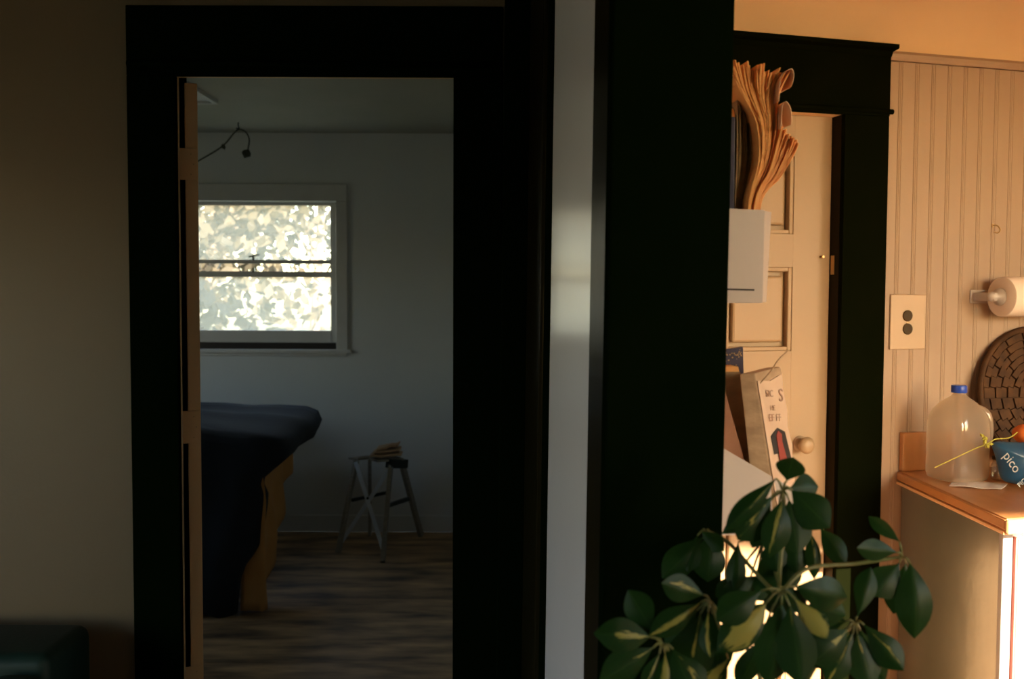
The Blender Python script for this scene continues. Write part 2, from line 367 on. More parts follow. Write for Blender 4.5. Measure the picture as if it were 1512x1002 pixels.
bm = B(); prism(bm, [left_face(C0[1] + .03, -.002), right_face(D[1] + .03, -.012), right_face(2.95, -.012), (T0[0] + .002, 2.95), (T0[0] + .002, T0[1]), (S0[0] + .0, S0[1])], 0, ZC, LEAN)
obj('wall_partition', bm, M['stubwhite'], kind=S)
t3 = empty('trim_3', (.24, 1.43, 0), kind=S)
bb = B(); prism(bb, [C0, D, cap(D, -.02), cap(C0, -.02)], 0, ZC, LEAN); obj('end_board', bb, M['dark'], t3, bevel=.003)
bb = B(); prism(bb, [left_face(C0[1] + .0205, .0005), left_face(YBk, .0005), left_face(YBk, -.012), left_face(C0[1] + .023, -.012)], 0, ZC, LEAN); obj('side_board', bb, M['darkgloss'], t3, bevel=.002)
bb = B(); prism(bb, [right_face(D[1] + .024, -.012), right_face(D[1] + .09, -.012), right_face(D[1] + .09, .002), right_face(D[1] + .021, .002)], 0, ZC, LEAN); obj('side_board', bb, M['dark'], t3, bevel=.002)
t4 = empty('trim_4', (.05, 2.4, 0), kind=S)
xa, xb = at(740, 430, 2.715).x, at(779, 430, 2.715).x
bb = B(); prism(bb, [(xa, 2.714), (xb, 2.714), (xb, 2.74), (xa, 2.74)], 0, ZC, LEAN); obj('corner_board', bb, M['dark'], t4, bevel=.004)
bb = B(); prism(bb, [bend(.0, .001), bend(.16, .004), bend(.16, -.006), bend(.0, -.006)], 0, ZC, LEAN); obj('side_board', bb, M['dark'], t4, bevel=.002)
bb = B(); prism(bb, [bend(.34, .004), bend(.985, .004), bend(.985, -.006), bend(.34, -.006)], 0, ZC, LEAN); obj('corner_board', bb, M['darkgloss'], t4, bevel=.003)
lf = bend(.25, -.012)
obj('round_bead', tube(B(), [(lf[0] - LEAN * 1.44, lf[1], 0), (lf[0] + LEAN * (ZC - 1.44), lf[1], ZC)], .020, 14), M['darkgloss'], t4, smooth=True)

# ---------------- kitchen shell: its back wall runs at an angle
TH = math.radians(16); ku = V((math.cos(TH), math.sin(TH), 0)); kn = V((math.sin(TH), -math.cos(TH), 0)); K0 = V((.951, 3.15, 0))
def kp(t, d, z): return K0 + ku * t + kn * d + V((0, 0, z))
def kpix(px, py, d=0.0):
    q = on_plane(px, py, K0 + kn * d, kn); return (q - K0).dot(ku), q.z
def kbox(bm, t0, t1, d0, d1, z0, z1):
    return hexa(bm, [kp(t0, d1, z0), kp(t1, d1, z0), kp(t1, d0, z0), kp(t0, d0, z0), kp(t0, d1, z1), kp(t1, d1, z1), kp(t1, d0, z1), kp(t0, d0, z1)])
TJ = kpix(1240, 430)[0]; TL = TJ - .80; ZD = kpix(1200, 167)[1]
bm = B(); kbox(bm, -.86, TL, -.12, 0, 0, ZC); kbox(bm, TJ, 3.2, -.12, 0, 0, ZC); kbox(bm, TL, TJ, -.12, 0, ZD, ZC)
obj('wall_kitchen', bm, M['cream'], kind=S)
bm = B(); box(bm, 1.05, 3.92, -.92, -.8, 0, .9); box(bm, 1.05, 3.92, -.92, -.8, 2.40, ZC); box(bm, 1.05, 2.1, -.92, -.8, .9, 2.40); box(bm, 3.12, 3.92, -.92, -.8, .9, 2.40)
obj('wall_kitchen_near', bm, M['cream'], kind=S)
KW = (-.4, 1.3, .85, 2.3)
bm = B(); box(bm, 3.8, 3.92, -.8, 4.4, 0, KW[2]); box(bm, 3.8, 3.92, -.8, 4.4, KW[3], ZC); box(bm, 3.8, 3.92, -.8, KW[0], KW[2], KW[3]); box(bm, 3.8, 3.92, KW[1], 4.4, KW[2], KW[3])
obj('wall_kitchen_side', bm, M['cream'], kind=S)
bm = B(); prism(bm, [(1.0, -.92), (3.92, -.92), (3.92, 4.4), (.1, 3.1), (.1, 2.7), (1.0, 2.7)], ZC + .001, ZC + .1); obj('ceiling_kitchen', bm, M['cream'], kind=S)
bm = B(); prism(bm, [(1.17, -.92), (3.92, -.92), (3.92, 4.4), (1.17, 3.4)], -.1, 0); prism(bm, [(.2, 1.95), (1.17, 1.3), (1.17, 3.3), (.2, 3.05)], 0, .004); obj('floor_kitchen', bm, M['kitfloor'], kind=S)
def winframe(name, axis, a0, a1, z0, z1, pos, sgn):
    """plain double hung window in a wall hole; axis 'x' or 'y' is the wall's direction, sgn the room side"""
    r = empty(name, ((a0 + a1) / 2, pos, z0) if axis == 'x' else (pos, (a0 + a1) / 2, z0), kind=S)
    def bx(nm, p0, p1, q0, q1, h0, h1, m='bedtrim'):
        b = box(B(), p0, p1, min(q0, q1), max(q0, q1), h0, h1) if axis == 'x' else box(B(), min(q0, q1), max(q0, q1), p0, p1, h0, h1)
        return obj(nm, b, M[m], r)
    i0, i1 = pos, pos + .02 * sgn
    bx('casing', a0 - .1, a0, i0, i1, z0 - .1, z1 + .1); bx('casing', a1, a1 + .1, i0, i1, z0 - .1, z1 + .1)
    bx('head', a0, a1, i0, i1, z1, z1 + .1); bx('sill', a0, a1, pos - .02 * sgn, pos + .05 * sgn, z0 - .03, z0)
    zm = (z0 + z1) / 2; q0, q1 = pos - .05 * sgn, pos - .08 * sgn
    for h0, h1 in ((z0, zm), (zm, z1)):
        bx('sash_rail', a0, a1, q0, q1, h0, h0 + .03); bx('sash_rail', a0, a1, q0, q1, h1 - .03, h1)
        bx('sash_stile', a0, a0 + .035, q0, q1, h0 + .03, h1 - .03); bx('sash_stile', a1 - .035, a1, q0, q1, h0 + .03, h1 - .03)
        bx('pane', a0 + .035, a1 - .035, pos - .062 * sgn, pos - .066 * sgn, h0 + .03, h1 - .03, 'clearpane')
    return r
winframe('window_3', 'x', 2.1, 3.12, .9, 2.40, -.8, 1)
winframe('window_4', 'y', KW[0], KW[1], KW[2], KW[3], 3.8, -1)
winframe('window_5', 'y', LX[0], LX[1], LX[2], LX[3], -3.2, 1)
# kitchen door with recessed panels and dark casing
d2 = empty('door_2', kp((TL + TJ) / 2, -.06, 0), kind=S)
obj('door_core', kbox(B(), TL, TJ, -.115, -.075, 0, ZD), M['doorcream'], d2)
TR = TJ - .010
pr = kpix(1170, 430, -.045)[0]
cols = [(pr - .235, pr), (pr - .235 - .11 - .235, pr - .235 - .11)]
rows = [(kpix(1150, 345, -.045)[1], ZD - .13), (kpix(1150, 518, -.045)[1], kpix(1150, 394, -.045)[1]), (.16, kpix(1150, 700, -.045)[1])]
edges_t = [TL] + sorted([q for c in cols for q in c]) + [TR]
for k in range(0, 6, 2): obj('door_stile', kbox(B(), edges_t[k], edges_t[k + 1], -.075, -.045, 0, ZD), M['doorcream'], d2)
zz = [0] + sorted([q for r_ in rows for q in r_]) + [ZD]
for c0, c1 in cols:
    for k in range(0, 8, 2): obj('door_rail', kbox(B(), c0, c1, -.075, -.0455, zz[k], zz[k + 1]), M['doorcream'], d2)
    for r0, r1 in rows:
        p = obj('door_panel', kbox(B(), c0 + .028, c1 - .028, -.075, -.0515, r0 + .028, r1 - .028), M['doorcream'], d2, bevel=.008)
        mb = B(); w_ = .014
        kbox(mb, c0, c0 + w_, -.075, -.0475, r0, r1); kbox(mb, c1 - w_, c1, -.075, -.0475, r0, r1)
        kbox(mb, c0 + w_, c1 - w_, -.075, -.0475, r0, r0 + w_); kbox(mb, c0 + w_, c1 - w_, -.075, -.0475, r1 - w_, r1)
        obj('panel_moulding', mb, M['doorcream'], p, bevel=.003)
kt, kz = kpix(1190, 657, -.01)
kb = obj('door_knob', lathe(B(), [(.017, 0), (.012, .006), (.010, .018), (.018, .024), (.026, .033), (.0275, .042), (.022, .052), (.012, .056)], kp(kt, -.045, kz), kn, 24), M['doorcream'], d2, smooth=True)
obj('rose', lathe(B(), [(.026, -.002), (.026, .003), (.02, .006)], kp(kt, -.045, kz), kn, 20), M['doorcream'], kb)
nt_, nz = kpix(1212, 379, -.045)
obj('nail', lathe(B(), [(.004, 0), (.0035, .012), (.006, .0125), (.004, .015)], kp(nt_, -.045, nz), kn, 10), M['brass'], d2)
t5 = empty('trim_5', kp(TJ + .07, .01, 0), kind=S)
TC = kpix(1308, 430, .02)[0]
obj('door_jamb', kbox(B(), TJ - .007, TJ + .0005, -.118, 0.001, 0, ZD), M['darkgloss'], t5)
st = kpix(1229, 392, -.02)
sp = obj('strike_plate', kbox(B(), TJ - .0085, TJ - .006, -.040, -.022, kpix(1228, 405, -.02)[1], kpix(1228, 377, -.02)[1]), M['brass'], t5)
ZK0, ZK1 = kpix(1200, 165, .02)[1], kpix(1250, 73, .02)[1]
obj('side_board', kbox(B(), TJ - .006, TC, 0, .02, 0, ZK0), M['darkkitchen'], t5, bevel=.003)
obj('side_board', kbox(B(), TL - .145, TL + .004, 0, .02, 0, ZK0), M['darkkitchen'], t5, bevel=.003)
obj('head_board', kbox(B(), TL - .145, TC, 0, .022, ZK0, ZK1), M['darkkitchen'], t5, bevel=.002)
zb = kpix(1309, 164, .03)[1]
obj('bead', tube(B(), [kp(TL - .155, .024, zb), kp(TC + .008, .024, zb)], .0085, 10), M['darkkitchen'], t5, smooth=True)
ZK2 = kpix(1300, 66.5, .05)[1]; TE = kpix(1328, 70, .055)[0]
cb = B()
prof = [(0, ZK1 - .012), (.024, ZK1 - .012), (.03, ZK1 + .002), (.052, ZK2 - .008), (.056, ZK2 - .006), (.056, ZK2 + .006), (0, ZK2 + .006)]
def mitre(d): return TC + (TE - TC) * max(0, (d - .02) / .036) if d > .02 else TC
rr = [[cb.verts.new(kp(TL - .17, d, z)) for d, z in prof], [cb.verts.new(kp(mitre(d) if d > 0 else TE, d, z)) for d, z in prof]]
rr[1][0].co = kp(TC, 0, prof[0][1])
n_ = len(prof)
for i in range(n_): cb.faces.new((rr[0][i], rr[0][(i + 1) % n_], rr[1][(i + 1) % n_], rr[1][i]))
cb.faces.new(rr[0]); cb.faces.new(rr[1][::-1])
obj('crown_cap', cb, M['darkkitchen'], t5)
# beadboard planks under a cap rail, each its own piece
wbead = empty('wall_beadboard', kp(.8, .006, 0), kind=S)
gl = [kpix(px, 250, .01)[0] for px in (1324, 1488.5)]; PW = (gl[1] - gl[0]) / 7
ZR = kpix(1400, 97, .01)[1]
def plank_mesh(w_, h_):
    b = B(); pf = [(0, .0), (0, .0075), (.003, .010), (.006, .0085), (.0095, .010), (.013, .0083), (.016, .010), (w_ - .001, .010), (w_ - .001, 0)]
    lo = [b.verts.new((x, -y, 0)) for x, y in pf]; hi = [b.verts.new((x, -y, h_)) for x, y in pf]; k = len(pf)
    for i in range(k): b.faces.new((lo[i], lo[(i + 1) % k], hi[(i + 1) % k], hi[i]))
    b.faces.new(lo); b.faces.new(hi[::-1]); bmesh.ops.recalc_face_normals(b, faces=b.faces)
    me = bpy.data.meshes.new('plank'); b.to_mesh(me); b.free(); me.materials.append(M['beadboard']); return me
pm = plank_mesh(PW, ZR - .0)
kM = Matrix.Rotation(TH, 4, 'Z')
t = gl[0] - PW
i = 0
while t < 1.25:
    link('plank', pm, wbead, Matrix.Translation(kp(t, .0005 + random.random() * .0012, 0)) @ kM); t += PW; i += 1
rb = B(); pfr = [(0, 0), (.018, 0), (.022, .008), (.022, .020), (.012, .030), (0, .034)]
ZR2 = ZR + .002
e0_ = [rb.verts.new(kp(TC + .001, d, ZR2 + h)) for d, h in pfr]; e1_ = [rb.verts.new(kp(2.5, d, ZR2 + h)) for d, h in pfr]
for i in range(6): rb.faces.new((e0_[i], e0_[(i + 1) % 6], e1_[(i + 1) % 6], e1_[i]))
rb.faces.new(e0_); rb.faces.new(e1_)
obj('trim_6', rb, M['beadboard'], kind=S)

# ---------------- bedroom shell
wz = {}
def bz(py, y=5.91): return at(400, py, y).z
WX0, WX1 = -1.97, at(497, 430, 5.91).x
WZ0, WZ1 = bz(516), bz(297)
bm = B(); box(bm, -3.2, WX0, YB, YB + .14, 0, ZB); box(bm, WX1, .25, YB, YB + .14, 0, ZB); box(bm, WX0, WX1, YB, YB + .14, 0, WZ0); box(bm, WX0, WX1, YB, YB + .14, WZ1, ZB)
obj('wall_bedroom_back', bm, M['bedwall'], kind=S)
SX = (3.55, 4.55, 1.0, 1.9)
bm = B(); box(bm, -3.32, -3.2, Y1 + .12, SX[0], 0, ZC); box(bm, -3.32, -3.2, SX[1], YB + .14, 0, ZC); box(bm, -3.32, -3.2, SX[0], SX[1], 0, SX[2]); box(bm, -3.32, -3.2, SX[0], SX[1], SX[3], ZC)
obj('wall_bedroom_left', bm, M['bedwall'], kind=S)
bm = B(); box(bm, .13, .25, Y1 + .12, YB + .14, 0, ZC); obj('wall_bedroom_right', bm, M['bedwall'], kind=S)
bm = B(); box(bm, -3.2, XO0 - .001, Y1 + .1205, Y1 + .128, 0, ZB); box(bm, XO1 + .001, .13, Y1 + .1205, Y1 + .128, 0, ZB); box(bm, XO0 - .001, XO1 + .001, Y1 + .1205, Y1 + .128, ZO + .001, ZB)
obj('wall_bedroom_front', bm, M['bedwall'], kind=S)
bm = B(); box(bm, -3.2, .13, Y1 + .12, YB + .14, ZB, ZB + .1); obj('ceiling_bedroom', bm, M['ceil'], kind=S)
fl = obj('floor_bedroom', box(B(), -3.32, .25, Y1 + .25, YB + .14, -.1, -.018), M['bedwood'], kind=S)
pb = B(); box(pb, -1.7, 1.7, -.0435, .0435, -.018, 0)
pme = bpy.data.meshes.new('plank'); bmesh.ops.recalc_face_normals(pb, faces=pb.faces); pb.to_mesh(pme); pb.free(); pme.materials.append(M['oldfloor'])
y = 3.045
while y < YB: link('plank', pme, fl, Matrix.Translation((-1.5 + random.uniform(-.02, .02), y, random.uniform(-.0006, 0)))); y += .0878
obj('baseboard_back', box(B(), -3.2, .13, YB - .016, YB, 0, .10), M['bedwall'], kind=S, bevel=.004)
# window 1
wn = empty('window_1', ((WX0 + WX1) / 2, YB, WZ0), kind=S)
def wb(name, x0, x1, y0, y1, z0, z1, m='bedtrim', parent=None, bev=.003): return obj(name, box(B(), x0, x1, y0, y1, z0, z1), M[m], parent or wn, bevel=bev)
XC = at(513, 430, 5.89).x
wb('casing', WX1, XC, 5.888, 5.91, WZ0, WZ1); wb('casing', WX0 - .1, WX0, 5.888, 5.91, WZ0, WZ1)
wb('head_casing', WX0 - .1, XC, 5.886, 5.91, WZ1, bz(272)); wb('stool', WX0 - .12, at(517, 430, 5.87).x, 5.868, 5.93, bz(521, 5.87), WZ0 + .003)
wb('apron', WX0 - .1, XC - .01, 5.895, 5.91, bz(521, 5.87) - .02, bz(521, 5.87) - .001)
ys = 5.955
SXR = at(488.5, 430, ys).x
us = wb('upper_sash', WX0, WX0 + .04, ys, ys + .035, bz(386, ys), WZ1)
ub = B(); box(ub, SXR, WX1, ys, ys + .035, bz(389, ys), WZ1); box(ub, WX0 + .04, SXR, ys, ys + .035, bz(303, ys), WZ1); box(ub, WX0 + .04, SXR, ys, ys + .03, bz(389, ys), bz(383.5, ys))
obj('sash_rail', ub, M['bedtrim'], us)
wb('pane', WX0 + .04, SXR, ys + .016, ys + .02, bz(383.5, ys), bz(303, ys), 'pane', us, 0)
ls = wb('lower_sash', WX0, WX0 + .04, ys - .002, ys + .035, bz(505, ys), bz(400, ys))
lb = B(); box(lb, SXR, WX1, ys - .002, ys + .035, bz(505, ys), bz(389, ys)); box(lb, WX0 + .04, SXR, ys - .002, ys + .03, bz(409, ys), bz(400.5, ys)); box(lb, WX0 + .04, SXR, ys - .012, ys + .03, bz(505, ys), bz(487.5, ys))
obj('sash_rail', lb, M['bedtrim'], ls)
wb('pane', WX0 + .04, SXR, ys + .014, ys + .018, bz(487.5, ys), bz(409, ys), 'pane', ls, 0)
for py, tilt in ((380, .006), (398, 0)):
    c = at(374, py, ys - .005)
    lt = B(); box(lt, c.x - .006, c.x + .006, c.y, c.y + .02, c.z - .016, c.z + .012)
    if tilt: bar(lt, c + V((-.03, .01, .004)), c + V((.035, .01, .018)), .012, .008)
    obj('sash_lock', lt, M['darkmetal'], us if tilt else ls)
wb('gap_dark_strip', WX0, WX1, ys + .0, ys + .05, WZ0, bz(505.5, ys), 'inkdark', None, 0)  # solid black strip stands in for the dark gap under the sash
winframe('window_2', 'y', SX[0], SX[1], SX[2], SX[3], -3.2, 1)
# ceiling hatch frame
hz = ZB
h1 = at_z(322, 148, hz); h0 = at_z(322, 116, hz)
hf = empty('trim_7', (h1.x - .3, h1.y - .3, hz), kind=S)
obj('hatch_board', box(B(), h1.x - .7, h1.x - .02, h1.y - .62, h1.y - .02, hz - .008, hz), M['bedwall'], hf)
obj('hatch_trim', box(B(), h1.x - .72, h1.x, h1.y - .02, h1.y, hz - .02, hz), M['bedtrim'], hf)
obj('hatch_trim', box(B(), h1.x - .02, h1.x, h1.y - .64, h1.y - .021, hz - .02, hz), M['bedtrim'], hf)
obj('ground', box(B(), -40, 40, -40, 60, -1.2, -.7), M['ground'], kind=S)
obj('bounce_slab', box(B(), 1.2, 9, -9, -.95, -.7, -.66), M['bounceground'], kind=S)  # unseen pale slabs added to bounce light up through the kitchen windows
obj('bounce_slab', box(B(), 3.95, 9, -.949, 5, -.7, -.66), M['bounceground'], kind=S)

# ================================================================== BEDROOM THINGS
# bed
bed = empty('bed', (-2.0, 4.9, 0), 'dark low bed under a navy quilt, beside the open bedroom door', 'bed')
obj('mattress', box(B(), -2.75, -1.34, 4.46, 5.55, .30, .58), M['pillow'], bed, bevel=.05)
obj('bed_frame', box(B(), -2.78, -1.32, 4.44, 5.58, .16, .30), M['bedwood'], bed, bevel=.01)
for x in (-2.72, -1.38):
    for y in (4.50, 5.52): obj('leg', box(B(), x - .04, x + .04, y - .04, y + .04, 0, .16), M['bedwood'], bed)
# quilt: heaped top and long drop at the foot
out = [(640, 0), (646, 395), (652, 412), (664, 417), (676, 411), (688, 394), (700, 379), (714, 375), (730, 381), (745, 380), (770, 376), (800, 372), (815, 364), (830, 355), (850, 350), (880, 344), (905, 340), (925, 336)]
bm = B(); rings = []
yq = 4.33
top = []
for py, px in out[1:]:
    z = max(at(400, py, yq).z, .006); x = at(px, py, yq).x
    ring = []
    yf = yq - .02 * math.sin(z * 9)
    fold = .03
    for k in range(40):                              # from the far left round the front to the right back
        s = k / 39
        if s < .55: q = V((-2.85 + (x - .12 + 2.85) * s / .55, yf, z))
        elif s < .7:
            a = (s - .55) / .15 * math.pi / 2; q = V((x - .12 + .12 * math.sin(a), yf + .06 * (1 - math.cos(a)), z))
        else: tt_ = (s - .7) / .3; up = min(1, max(0, (z - .60) / .08)); q = V((x - (.14 * (1 - up) + .03) * tt_, yf + .06 + (.05 + .9 * up) * tt_, z))
        nz_ = noise.noise(V((q.x * 5, q.y * 3, z * 3.5))) * .05 + noise.noise(V((q.x * 14, q.y * 9, z * 9))) * .02
        fade = 1 - abs(s - .5) * .6
        q.y += nz_ * fade; q.x += nz_ * .2 * (s > .6); q.z += noise.noise(V((q.x * 4, q.y * 4, 3))) * .025
        q.z = max(q.z, .004)
        ring.append(bm.verts.new(q))
    rings.append(ring)
for a, b in zip(rings, rings[1:]):
    for k in range(39): bm.faces.new((a[k], b[k], b[k + 1], a[k + 1]))
# top surface
prev = rings[0]
for j in range(1, 8):
    f = j / 7; ring = []
    for k, v in enumerate(rings[0]):
        c = V((-2.05, 4.9, v.co.z + .02)); q = v.co.lerp(c, f * .98)
        q.z += .04 * math.sin(f * 3.0) * (1 + noise.noise(q * 4)) * .6
        ring.append(bm.verts.new(q))
    for k in range(39): bm.faces.new((ring[k], prev[k], prev[k + 1], ring[k + 1]))
    prev = ring
q_ = obj('quilt', bm, M['navy'], smooth=True, label='dark navy quilt heaped on the bed and hanging to the floor', cat='quilt')
sdm = q_.modifiers.new('thick', 'SOLIDIFY'); sdm.thickness = .02; sdm.offset = -1
# ochre blanket hanging from the right side
hem = [(0, 918, 381), (.12, 905, 388), (.2, 870, 392), (.32, 835, 388), (.45, 800, 402), (.6, 765, 408), (.72, 735, 416), (.86, 705, 424), (1, 690, 428)]
bm = B(); rows_ = []
for k in range(-5, 33):
    s = max(0, k / 32); lead = max(0, -k) / 5; y = 4.385 + .72 * s + .012 * (lead > 0)
    for (s0, a0, b0), (s1, a1, b1) in zip(hem, hem[1:]):
        if s0 <= s <= s1 + 1e-6:
            f = (s - s0) / (s1 - s0); py = a0 + (a1 - a0) * f; break
    zl = max(at(400, py, y).z, .006); col = []
    for j in range(15):
        f = j / 14; z = zl + (.70 - zl) * f
        x = at(386 + 46 * s, 700, y).x - .10 * lead + .018 * math.sin(s * 22 + f * 2.0) * (1 - f * .6) + 0
        x += noise.noise(V((s * 6, z * 5, 1))) * .02
        col.append(bm.verts.new((x, y, z)))
    col.append(bm.verts.new((col[-1].co.x - .06, y, .735)))
    col.append(bm.verts.new((col[-1].co.x - .25, y, .74)))
    rows_.append(col)
for a, b in zip(rows_, rows_[1:]):
    for j in range(len(a) - 1): bm.faces.new((a[j], b[j], b[j + 1], a[j + 1]))
o = obj('blanket', bm, M['ochre'], smooth=True, label='ochre blanket hanging down the side of the bed below the navy quilt', cat='blanket')
sdm = o.modifiers.new('thick', 'SOLIDIFY'); sdm.thickness = .012; sdm.offset = -1
# pillow
bm = B(); bmesh.ops.create_uvsphere(bm, u_segments=24, v_segments=12, radius=1)
pc = at(296, 640, 5.45)
for v in bm.verts:
    c = v.co.copy(); sq = lambda q: math.copysign(abs(q) ** .6, q)
    v.co = V((pc.x - .12 + sq(c.x) * .25, pc.y + sq(c.y) * .16, .74 + c.z * .075 * (1.2 - .5 * max(abs(c.x), abs(c.y)))))
obj('pillow', bm, M['pillow'], smooth=True, label='white pillow lying on the bed behind the navy quilt', cat='pillow')

# folding trestle stand in the corner
st_ = empty('folding_stand', (at(560, 700, 5.6).x, 5.6, 0), 'small folding wooden stand with crossed steel braces by the bedroom wall', 'folding stand')
def gp(px, py, y): return at(px, py, y)
fF = at_z(565, 829, 0.003); fL = at_z(499, 816, 0.003); fR = at_z(622, 791, 0.003); fB = at_z(546, 790, 0.003)
rT = at(586, 683, 5.52); lT = at(533, 678, 5.62)
obj('leg', bar(B(), fF, at(577, 686, 5.48), .022, .034), M['stoolwood'], st_)
obj('leg', bar(B(), fR, at(594, 686, 5.56), .022, .034), M['stoolwood'], st_)
obj('leg', bar(B(), fL, at(526, 680, 5.58), .02, .03), M['stoolwood'], st_)
obj('leg', bar(B(), fB, at(546, 680, 5.68), .02, .03), M['stoolwood'], st_)
obj('top_block', bar(B(), at(574, 684, 5.47), at(598, 684, 5.58), .05, .05), M['darkmetal'], st_, bevel=.004)
obj('top_slat', bar(B(), at(521, 677, 5.55), at(551, 674, 5.70), .07, .012), M['stoolwood'], st_, bevel=.002)
obj('top_slat', bar(B(), at(551, 679, 5.47), at(590, 676, 5.57), .10, .012), M['stoolwood'], st_, bevel=.002)
obj('rung', bar(B(), at(573, 746, 5.40), at(609, 734, 5.70), .016, .022), M['darkmetal'], st_)
obj('rung', bar(B(), at(520, 738, 5.53), at(570, 727, 5.75), .014, .018), M['darkmetal'], st_)
obj('brace', bar(B(), at(525, 682, 5.55), at(566, 812, 5.36), .006, .022, (1, 0, 0)), M['steel'], st_, label='flat steel cross brace')
obj('brace', bar(B(), at(578, 688, 5.46), at(504, 800, 5.50), .006, .022, (1, 0, 0)), M['steel'], st_, label='flat steel cross brace')
obj('bolt', lathe(B(), [(.008, 0), (.008, .006), (.004, .008)], at(543, 735, 5.44), (0, -1, 0), 10), M['darkmetal'], st_)
# folded cloth on the stand: two sagging layers
bm = B()
c0, c1 = at(547, 676, 5.48), at(593, 674, 5.56)
for lay in range(3):
    base = .012 + lay * .017; a = c0.lerp(c1, .02 + .1 * lay); b = c0.lerp(c1, 1.0 - .04 * lay)
    g = []
    for i in range(9):
        r_ = []
        for j in range(5):
            p = a.lerp(b, i / 8); dy = (j / 4 - .5) * .11
            z = p.z + base + .010 * noise.noise(V((i * .5, j * .6, lay * 3))) + (.012 * (i / 8) * lay)
            r_.append((V((p.x, p.y + dy, z)), V((p.x, p.y + dy, z + .012))))
        g.append(r_)
    lo = [[bm.verts.new(q[0]) for q in r_] for r_ in g]; hi = [[bm.verts.new(q[1]) for q in r_] for r_ in g]
    for i in range(8):
        for j in range(4):
            bm.faces.new((lo[i][j], lo[i][j + 1], lo[i + 1][j + 1], lo[i + 1][j])); bm.faces.new((hi[i][j], hi[i + 1][j], hi[i + 1][j + 1], hi[i][j + 1]))
        bm.faces.new((lo[i][0], lo[i + 1][0], hi[i + 1][0], hi[i][0])); bm.faces.new((lo[i][4], hi[i][4], hi[i + 1][4], lo[i + 1][4]))
    for j in range(4):
        bm.faces.new((lo[0][j], hi[0][j], hi[0][j + 1], lo[0][j + 1])); bm.faces.new((lo[8][j], lo[8][j + 1], hi[8][j + 1], hi[8][j]))
obj('folded_cloth', bm, M['tancloth'], smooth=True, label='crumpled tan cloth lying on top of the folding stand', cat='cloth')
# dried vine pinned to the ceiling
vn = empty('hanging_vine', at(352, 186, 5.55), 'dried vine trailing from a small ceiling hook above the bedroom window', 'vine')
vp = smoothpath([at(262, 255, 5.5), at(292, 238, 5.5), at(328, 216, 5.52), at(345, 197, 5.54), at(353, 191, 5.55), at(363, 195, 5.55), at(368, 206, 5.55), at(366, 220, 5.55)], 6)
obj('stem', tube(B(), vp, .0042, 6), M['vine'], vn, smooth=True)
hk = at(352, 186, 5.55)
obj('hook', tube(B(), smoothpath([V((hk.x, hk.y, ZB)), V((hk.x, hk.y, ZB - .02)), hk + V((.004, 0, -.014)), hk + V((-.012, 0, -.012))], 4), .004, 6), M['darkmetal'], vn)
def smallleaf(c, d, L_, w_):
    b = B(); d = V(d).normalized(); s = d.cross(V((0, 1, 0))).normalized(); n0 = V((0, -1, 0))
    pts = [(0, 0), (.3, .42), (.6, .5), (1, 0), (.6, -.5), (.3, -.42)]
    f_ = [b.verts.new(c + d * L_ * t + s * w_ * q + n0 * abs(q) * .01) for t, q in pts]
    r_ = [b.verts.new(c + d * L_ * t + s * w_ * q - n0 * .006) for t, q in pts]
    b.faces.new(f_); b.faces.new(r_[::-1])
    for i in range(6): b.faces.new((f_[i], f_[(i + 1) % 6], r_[(i + 1) % 6], r_[i]))
    return b
obj('leaf', smallleaf(at(367, 220, 5.54), (-.5, 0, -1), .055, .05), M['vine'], vn)
obj('leaf', smallleaf(at(328, 212, 5.51), (.4, 0, -1), .035, .022), M['vine'], vn)
obj('leaf', smallleaf(at(358, 228, 5.54), (.9, 0, .3), .04, .03), M['vine'], vn)

# trees outside the bedroom window
def tree(name, label, x, y, lean, h, r, cx, n, seed, spread):
    random.seed(seed)
    t_ = empty(name, (x, y, -.7), label, 'tree', 'trees outside the bedroom window')
    pts = smoothpath([V((x, y, -.7)), V((x + lean * .35, y, .8)), V((x + lean * .8, y + .2, 2.2)), V((x + lean, y + .2, h))], 5)
    bm = B(); tube(bm, pts, [r * (1 - .6 * i / (len(pts) - 1)) for i in range(len(pts))], 10)
    for k in range(7):
        i = random.randrange(5, len(pts) - 1); p = pts[i]
        q = p + V((random.uniform(-1.3, 1.3), random.uniform(-.6, .6), random.uniform(.3, 1.1)))
        tube(bm, smoothpath([p, p.lerp(q, .5) + V((0, 0, .12)), q], 3), [r * .35] * 3 + [r * .2] * 3 + [r * .1], 6)
    obj('trunk', bm, M['bark'], t_, smooth=True)
    vs, fs = [], []
    c0 = V((cx, y, 2.3))
    cl = [c0 + V((random.gauss(0, spread), random.gauss(0, .7), random.gauss(0, .75))) for _ in range(34)]
    for _ in range(n):
        c = random.choice(cl) + V((random.gauss(0, .24), random.gauss(0, .24), random.gauss(0, .2)))
        if c.y < 6.9: continue
        d = V((random.gauss(0, 1), random.gauss(0, 1), random.gauss(-.3, 1))).normalized(); s = d.orthogonal().normalized(); s.rotate(Matrix.Rotation(random.random() * 6.28, 3, d))
        L_ = random.uniform(.09, .19); k = len(vs)
        vs += [c, c + d * L_ * .5 + s * L_ * .3, c + d * L_, c + d * L_ * .5 - s * L_ * .3]; fs.append((k, k + 1, k + 2, k + 3))
    me = bpy.data.meshes.new('foliage'); me.from_pydata([v - V((x, y, -.7)) for v in vs], [], fs); me.materials.append(M['treeleaf'])
    o = link('foliage', me, t_, Matrix.Translation((x, y, -.7))); o['kind'] = 'stuff'
tree('tree', 'leaning tree with dense leaves, left side of the bedroom window view', -3.9, 9.6, 1.5, 4.2, .17, -3.35, 3000, 3, .75)
tree('tree', 'slim tree with sparse leaves, right side of the bedroom window view', -2.15, 10.6, .1, 3.6, .07, -2.5, 1500, 5, .6)
random.seed(11)

